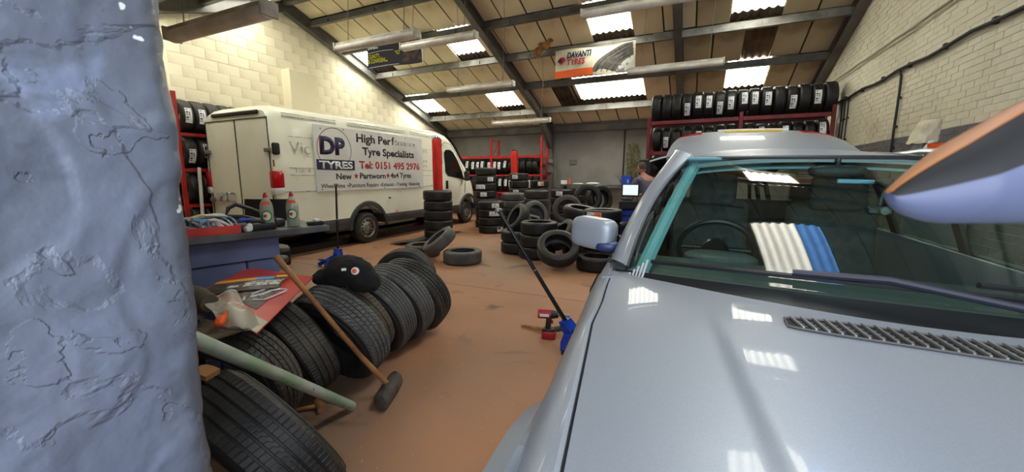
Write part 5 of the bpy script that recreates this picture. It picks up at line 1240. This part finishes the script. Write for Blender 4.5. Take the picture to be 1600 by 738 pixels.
def banner(name, lab, x0, x1, y, zb, zt, m, tilt=0, wob=.02):
    t = thing(name, lab, 'banner', ((x0+x1)/2, y, (zb+zt)/2))
    def P(u, v, l=0): return Vector((lerp(x0, x1, u), y-l+wob*sin(u*8+v*3)+tilt*v, lerp(zb, zt, v)+.015*sin(u*6)-.02*sin(pi*u)*v))
    MB().sheet(lambda u, v: P(1-u, v), 30, 12, .004).build('cloth', m, t, 50)
    F = lambda u, v, l=.02: frame(P(u, v, l+.01), (1, 0, 0), (0, 0, 1))
    pt = lambda u0, u1, v0, v1, m_, n, l=.006: MB().sheet(lambda u, v: P(lerp(u1, u0, u), lerp(v0, v1, v), l), 10, 4, .001).build(n, m_, t, 0)
    MB().cyl((x0, y, zt+.02), (x1, y, zt+.02), .012, seg=8).build('top_cord', 'wire', t); return t, P, F, pt
b1, P, F, pt = banner('tyre_banner', 'navy blue advertising banner with yellow green lettering near the left skylights', -8.2, -6.38, 8.42, 4.32, 4.95, 'banner_navy')
text('lettering', 'LANDSAIL', b1, 'paper', F(.03, .78), .10, .50, bold=.03, shear=.2); text('lettering', 'QUALITY, TECHNOLOGY', b1, 'lime', F(.03, .42), .10, 1.08, bold=.03); text('lettering', '& CONFIDENCE', b1, 'lime', F(.03, .22), .10, .66, bold=.03)
pt(.65, .98, .12, .92, 'banner_brown', 'printed_picture'); pt(.02, .5, .64, .655, 'paper', 'printed_line'); pt(.02, .6, .05, .065, 'paper', 'printed_line'); pt(.985, 1.0, 0, 1, 'paper', 'white_edge')
b2, P, F, pt = banner('tyre_banner', 'cream and orange advertising banner with a big printed tyre', -3.32, -1.43, 9.62, 3.86, 4.50, 'banner_white', wob=.03)
pt(0, .50, .0, .26, 'banner_orange', 'orange_band', .012)
text('lettering', 'DAVANTI', b2, 'ink_blue', F(.165, .66, .05), .125, .60, bold=.045, shear=.25); text('lettering', 'TYRES', b2, 'ink_red', F(.165, .42, .05), .125, .44, bold=.03, shear=.15)
MB().rings([[P(.085+a*.055, .62+b*.13, .03+e) for a, b in ((-1, -.1), (-.3, .8), (.5, .9), (1, .2), (.7, -.5), (0, -1.2), (-.4, -.7))] for e in (0, .004)]).build('logo_drop', 'ink_red', b2, 0)
MB().rings([[P(.07+.027*cos(a), .62+.07*sin(a), .04+e) for a in [2*pi*k/16 for k in range(16)]] for e in (0, .004)]).build('logo_dot', 'ink_blue', b2, 0)
def arc(r0, r1, m, n, l): # printed tyre: a slice of rings
    pts = lambda r: [(max(.47, min(.985, 1.12-r*cos(a)*.62)), .02+max(0, r*sin(a))*1.02) for a in [radians(4)+radians(72)*k/16 for k in range(17)]]
    A, B = pts(r0), pts(r1)
    return MB().rings([[P(A[k][0], min(.97, A[k][1]), l), P(B[k][0], min(.97, B[k][1]), l), P(B[k][0], min(.97, B[k][1]), l+.002), P(A[k][0], min(.97, A[k][1]), l+.002)] for k in range(17)]).build(n, m, b2, 0)
arc(.45, 1.02, 'grey_print', 'printed_tyre', .012)
for r in (.62, .72, .83, .93): arc(r, r+.014, 'ink_black', 'tread_line', .018)
arc(.40, .55, 'ink_fade', 'printed_sidewall', .016); arc(.2, .40, 'grey_light_print', 'printed_rim', .014)
b3, P, F, pt = banner('tyre_banner', 'corner of a dark navy banner at the very top of the frame', -4.08, -3.4, 8.42, 5.26, 5.6, 'banner_navy')
text('lettering', 'LANDSAIL', b3, 'paper', F(.12, .55), .06, .5, bold=.03, shear=.2)
for w in ((-7.9, -6.7, 8.42, 4.95), (-3.1, -1.7, 9.62, 4.5), (-4.0, -3.5, 8.42, 5.6)):
    pass

# ================================================================= BACK WALL SHELF, TROLLEY, MAN
sh = thing('wall_shelf', 'long dark shelf on the far grey wall', 'shelf', (-3.0, 13.4, 1.2))
MB().box((-2.95, 13.45, 1.19), (2.9, .34, .04), bev=.004).build('shelf_board', 'bench_top', sh)
for x in (-4.2, -3.0, -1.8): MB().rings([[Vector((x+e, y, z)) for y, z in ((13.6, 1.16), (13.3, 1.16), (13.6, .9))] for e in (-.015, .015)]).build('bracket', 'black_metal', sh, 0)
def small(name, mb, m, lab, cat): o = mb.build(name, m); return tag(o, lab, cat)
small('carton', MB().box((-4.22, 13.38, 1.28), (.2, .14, .14), bev=.01), 'paper', 'small white carton at the left end of the far shelf', 'box')
small('spray_bottle', MB().lathe([(0, 1.21), (.04, 1.21), (.045, 1.3), (.035, 1.36), (.015, 1.4), (.015, 1.44), (0, 1.44)], 14, Matrix.Translation((-4.02, 13.38, 0))), 'orange', 'orange spray bottle beside the white carton', 'bottle')
small('cloth_heap', MB().ell((-3.72, 13.38, 1.235), (.2, .1, .03), 20, 10), 'white', 'flat white cloth heap on the far shelf, left one', 'cloth')
small('cloth_heap', MB().ell((-3.2, 13.38, 1.245), (.24, .1, .045), 20, 10), 'white', 'larger white cloth heap on the far shelf, right one', 'cloth')
bb = small('storage_tub', MB().box((-2.08, 13.32, 1.36), (.30, .2, .30), bev=.012), 'blue_plastic', 'bright blue tub on the right end of the far shelf', 'tub'); MB().box((-2.02, 13.215, 1.33), (.05, .006, .12)).build('tub_label', 'cyan_wire', bb, 0)
small('cap', MB().ell((-1.75, 13.35, 1.28), (.12, .1, .06), 16, 8), 'black_soft', 'black cap lying right of the blue tub', 'cap')
o = MB().tube([(-2.25, 13.66, 3.0), (-2.25, 13.66, 2.4), (-2.26, 13.66, 1.7), (-2.25, 13.66, 1.22)], .022, 8).tube([(-2.25, 13.66, 3.0), (-2.15, 13.66, 3.08), (-1.6, 13.66, 3.1), (-.9, 13.66, 3.1)], .02, 8).build('trim_8', 'black_cable'); o['kind'] = 'structure'
cp = thing('climbing_plant', 'dull green climbing plant at the far grey wall right of the black cable', 'plant', (-1.95, 13.6, 1.2))
random.seed(3)
MB().tube([(-1.95, 13.6, 1.2), (-1.9, 13.6, 1.7), (-2.0, 13.6, 2.1), (-1.92, 13.6, 2.5)], .012, 6).build('stem', 'wood', cp)
lv = MB()
for k in range(260):
    z = random.uniform(1.25, 2.55); w = .22*(1-.4*abs(z-1.9)); c = Vector((-1.95+random.uniform(-w, w), 13.58+random.uniform(-.06, .04), z)); a = random.uniform(0, 6)
    d = Vector((cos(a), random.uniform(-.6, .6), sin(a)))*.045; e = d.cross(Vector((0, 1, 0))).normalized()*.018
    lv.rings([[c-d, c-e, c+d, c+e]], caps=False) if False else lv.bm.faces.new([lv.bm.verts.new(p) for p in (c-d, c-e, c+d, c+e)])
lv.build('leaves', 'leaf', cp, 0, kind='stuff')
o = MB()
for k in range(14):
    a = pi*k/13; o.tube([(-2.3, 13.5, 1.25), (-2.3+.08*cos(a), 13.45, 1.45), (-2.3+.2*cos(a), 13.42, 1.5+.14*sin(a))], .004, 4)
tag(o.build('dried_flowers', 'leaf'), 'sprig of dried stems behind the blue tub', 'plant')
tl = thing('tool_trolley', 'bright blue wheeled trolley with black top where the man works', 'trolley', (-1.1, 8.1, 0))
MB().box((-1.08, 8.05, .50), (.42, .5, .72), bev=.012).build('cabinet', 'blue_plastic', tl); MB().box((-1.08, 8.0, .95), (.50, .56, .16), bev=.015).build('top_drawer', 'black', tl)
MB().box((-1.08, 7.795, .74), (.36, .012, .02)).build('drawer_handle', 'black', tl, 0); text('lettering', 'TOOLS', tl, 'cyan_wire', frame((-1.15, 7.798, .66), (1, 0, 0), (0, 0, 1)), .03, .14); tl.children[-1].name = 'panel_lettering'
MB().lathe([(.045, 0), (.06, 0), (.06, .006), (.045, .006)], 20, axis_frame((-1.0, 7.797, .52), (0, -1, 0)), closed=True).build('logo_ring', 'paper', tl, 0)
for x in (-1.25, -.92):
    for y in (7.86, 8.24): MB().cyl((x-.02, y, .07), (x+.02, y, .07), .07, seg=16).build('castor', 'black', tl)
mn = thing('monitor', 'small screen on the black top of the blue trolley', 'monitor', (-1.2, 8.1, 1.03)); MB().box((-1.18, 8.1, 1.22), (.34, .03, .25), bev=.008).box((-1.18, 8.12, 1.06), (.12, .1, .04)).build('screen_case', 'black', mn, 0); MB().box((-1.18, 8.082, 1.225), (.29, .006, .2)).build('screen', 'screen', mn, 0)
small('parts_box', MB().box((-1.2, 7.85, 1.05), (.2, .12, .05), bev=.01), 'black', 'dark parts box in front of the small screen', 'box')
small('paper_roll', MB().lathe([(.012, 0), (.03, 0), (.03, .06), (.012, .06)], 14, Matrix.Translation((-1.02, 7.86, 1.03)), closed=True), 'steel_dark', 'small metal cup on the blue trolley', 'cup')
small('speaker_box', MB().box((-1.06, 9.35, 1.70), (.26, .26, .34), bev=.02).cyl((-1.06, 9.35, 0), (-1.06, 9.35, 1.55), .03).cyl((-1.06, 9.35, 0), (-1.06, 9.35, .03), .22, seg=20), 'black', 'tall black machine head standing behind the man', 'machine')

def skin_obj(name, joints, edges, m, parent, sub=2):
    me = bpy.data.meshes.new(name); me.from_pydata([j[0] for j in joints], edges, []); o = bpy.data.objects.new(name, me); COL.objects.link(o)
    md = o.modifiers.new('skin', 'SKIN'); md.use_smooth_shade = True
    for i, j in enumerate(joints):
        r = j[1]; me.skin_vertices[0].data[i].radius = (r, r) if not isinstance(r, tuple) else r
    me.skin_vertices[0].data[0].use_root = True
    if sub: s_ = o.modifiers.new('sub', 'SUBSURF'); s_.levels = sub; s_.render_levels = sub
    bpy.context.view_layer.update(); dg = bpy.context.evaluated_depsgraph_get(); nm = bpy.data.meshes.new_from_object(o.evaluated_get(dg)); bpy.data.objects.remove(o)
    nm.materials.clear(); nm.materials.append(M[m]); nm.shade_smooth()
    o = bpy.data.objects.new(name, nm); COL.objects.link(o); o.parent = parent; return o
def man():
    t = thing('person', 'man in a grey lavender polo shirt bending over the blue trolley, seen from behind', 'person', (-.80, 8.4, 0), (0, 0, radians(44)))
    # local: +Y is where he faces (leaning), X right
    J = [((0, 0, .95), .13), ((0, .06, 1.12), (.15, .11)), ((0, .15, 1.30), (.17, .115)), ((0, .24, 1.44), (.13, .09)), ((0, .30, 1.52), .055), ((0, .335, 1.575), .06),
         ((-.10, .0, .90), .095), ((-.11, .03, .50), .062), ((-.12, -.02, .09), .042), ((-.12, .12, .035), .035),
         ((.10, .0, .90), .095), ((.12, .08, .50), .062), ((.13, .12, .09), .042), ((.13, .26, .035), .035),
         ((-.19, .24, 1.42), .058), ((-.29, .34, 1.20), .043), ((-.24, .55, 1.10), .03), ((-.23, .62, 1.085), .028),
         ((.19, .24, 1.42), .058), ((.28, .36, 1.20), .043), ((.18, .56, 1.10), .03), ((.17, .63, 1.085), .028)]
    E = [(0, 1), (1, 2), (2, 3), (3, 4), (4, 5), (0, 6), (6, 7), (7, 8), (8, 9), (0, 10), (10, 11), (11, 12), (12, 13), (3, 14), (14, 15), (15, 16), (16, 17), (3, 18), (18, 19), (19, 20), (20, 21)]
    body = skin_obj('body', J, E, 'skin', t)
    g = .014
    def grow(js, dr): return [(p, (r[0]+dr, r[1]+dr) if isinstance(r, tuple) else r+dr) for p, r in js]
    pol = grow([J[0], J[1], J[2], J[3], ((-.19, .24, 1.42), .058), ((-.265, .315, 1.25), .05), ((.19, .24, 1.42), .058), ((.255, .325, 1.25), .05), ((0, .285, 1.49), .058)], .018)
    skin_obj('polo_shirt', pol, [(0, 1), (1, 2), (2, 3), (3, 4), (4, 5), (3, 6), (6, 7), (3, 8)], 'polo', t)
    tro = grow([J[0], J[6], J[7], ((-.12, -.02, .12), .045), J[10], J[11], ((.13, .12, .12), .045)], .02)
    skin_obj('trousers', tro, [(0, 1), (1, 2), (2, 3), (0, 4), (4, 5), (5, 6)], 'trouser', t)
    for x, y in ((-.12, .05), (.13, .19)): MB().ell((x, y, .045), (.05, .14, .045), 16, 10, 2.6).build('shoe', 'black_soft', t, local=True)
    hd = MB().ell((0, .37, 1.665), (.076, .095, .115), 28, 20, 2.15, Euler((radians(-25), 0, 0)).to_matrix())
    hd.ell((0, .462, 1.625), (.016, .022, .022), 10, 8); hd.ell((-.077, .365, 1.66), (.012, .022, .034), 10, 8); hd.ell((.077, .365, 1.66), (.012, .022, .034), 10, 8)
    h = hd.build('head', 'skin', t, 60, local=True)
    MB().ell((0, .352, 1.690), (.079, .095, .100), 24, 16, 2.1, Euler((radians(-25), 0, 0)).to_matrix()).build('hair', 'hair', h, 60, local=True)
    for sx in (-1, 1):
        MB().ell((sx*.03, .452, 1.662), (.011, .008, .008), 10, 8).build('eye', 'paper', h, local=True)
        hand = ((sx*-.23) if sx > 0 else .17, .63, 1.085)
        hx, hy, hz = hand
        for k in range(4):
            dx = -.027+.018*k; l = (.062, .072, .068, .052)[k]
            skin_obj('finger', [((hx+dx*.7, hy+.005, hz), .010), ((hx+dx, hy+.045, hz-.003), .009), ((hx+dx*1.1, hy+.045+l*.5, hz-.02), .008), ((hx+dx*1.1, hy+.045+l*.8, hz-.045), .007)], [(0, 1), (1, 2), (2, 3)], 'skin', t, 1)
        s2 = 1 if hx < 0 else -1
        skin_obj('thumb', [((hx+s2*.015, hy, hz), .011), ((hx+s2*.04, hy+.025, hz-.01), .010), ((hx+s2*.052, hy+.05, hz-.03), .008)], [(0, 1), (1, 2)], 'skin', t, 1)
        MB().ell((hx, hy+.02, hz), (.038, .042, .018), 14, 10, 2.4).build('palm', 'skin', t, 60, local=True)
    MB().box((0, .47, 1.592), (.035, .008, .008), bev=.003).build('mouth', 'ink_red', h, local=True)
man()
# things on a cabinet by the right wall
cb = thing('wall_cabinet', 'grey steel cabinet by the right wall, mostly hidden behind the silver car', 'cabinet', (2.3, 6.0, 0))
MB().box((2.28, 6.0, .86), (.5, .9, 1.70), bev=.01).build('cabinet_body', 'grey_band', cb); MB().box((2.025, 5.77, .86), (.02, .42, 1.6), bev=.004).build('door', 'steel_dark', cb); MB().box((2.025, 6.22, .86), (.02, .42, 1.6), bev=.004).build('door', 'steel_dark', cb)
def bagd(u, v):
    a = 2*pi*u; r = (.13+.03*noise.noise(Vector((cos(a)*2, sin(a)*2, v*3))))*(1-.35*v)
    return Vector((2.3+r*cos(a), 6.12-.12*v+r*sin(a)*1.1, 1.86+.24*v+.03*noise.noise(Vector((cos(a)*3, sin(a)*3, 1)))))
small('plastic_sack', MB().rings([[bagd(k/24, v/8) for k in range(24)] for v in range(9)]), 'cream_plastic', 'crumpled cream plastic sack over a tin by the right wall', 'sack')
small('paint_tin', MB().lathe([(0, 1.71), (.09, 1.71), (.09, 1.73), (.085, 1.74), (.085, 1.84), (.09, 1.86), (0, 1.86)], 24, Matrix.Translation((2.3, 6.14, 0))), 'steel_light', 'grey tin under the cream plastic sack', 'tin')
small('spray_bottle', MB().lathe([(0, 1.71), (.045, 1.71), (.05, 1.8), (.03, 1.84), (.015, 1.86), (.0, 1.86)], 16, Matrix.Translation((2.28, 5.9, 0))).box((2.28, 5.88, 1.865), (.03, .08, .03), bev=.008), 'white', 'white bottle between the grey tin and the orange tub', 'bottle')
small('plastic_tub', MB().lathe([(0, 1.71), (.075, 1.71), (.085, 1.83), (.09, 1.84), (0, 1.845)], 24, Matrix.Translation((2.28, 5.72, 0))), 'orange', 'orange plastic tub at the near end of the grey cabinet', 'tub')
# rounded housing hanging close to the camera at the upper right
rv = Vector((cos(radians(25)), sin(radians(25)), 0)); fv = Vector((-sin(radians(25)), cos(radians(25)), 0))
KH = 1.0
def HP(l, z, f): return rv*l*KH+fv*f*KH+Vector((0, 0, 1.5+(z-1.5)*KH))
hs_ = thing('mirror_housing', 'blurred pale blue rounded housing with black band and orange rim, close at upper right', 'housing', HP(.3, 1.5, .26))
def prof(s):  # s 0..1 from the tip to the right: lower and upper outline (z)
    lo = 1.4856-.0216*(1-(1-min(1, s/.3))**2)**.5; up = 1.4862+.0654*(s/.57)**.85; return lo, up
def sect(s, k0, k1, grow=0, n=16):
    l = .246*0+.2445+.13*s-.0; l = .2435*(1)+.13*s
    lo, up = prof(s); c = (lo+up)/2; h = (up-lo)/2+grow
    return l, c, h
def strip(name, m, a0, a1, gr, th):
    R = []
    for i in range(29):
        s = (i/28)**1.5; lo, up = prof(s); c = (lo+up)/2; h = max(.0008, (up-lo)/2); l = .287+.16*s
        sc = .03*min(1, .15+s*3)
        ring = [HP(l, c+(h+gr)*sin(a), .30+(sc+gr)*-cos(a)) for a in [radians(lerp(a0, a1, k/16)) for k in range(17)]]
        ring += [HP(l, c+(h+gr-th)*sin(a), .30+(sc+gr-th)*-cos(a)) for a in [radians(lerp(a1, a0, k/16)) for k in range(17)]]
        R.append(ring)
    return MB().rings(R).build(name, m, hs_, 60)
strip('shell', 'blob_blue', -180, 180, 0, .0006); strip('black_band', 'seam', 16, 80, .0012, .001); strip('rim', 'blob_orange', 76, 125, .0022, .0015)
MB().tube([HP(.43, 1.53, .30), HP(.52, 1.55, .30), HP(.56, 1.62, .30), HP(.57, 2.2, .30), HP(.57, 3.16, .25)], .014, 10).build('hanging_bracket', 'black_metal', hs_)
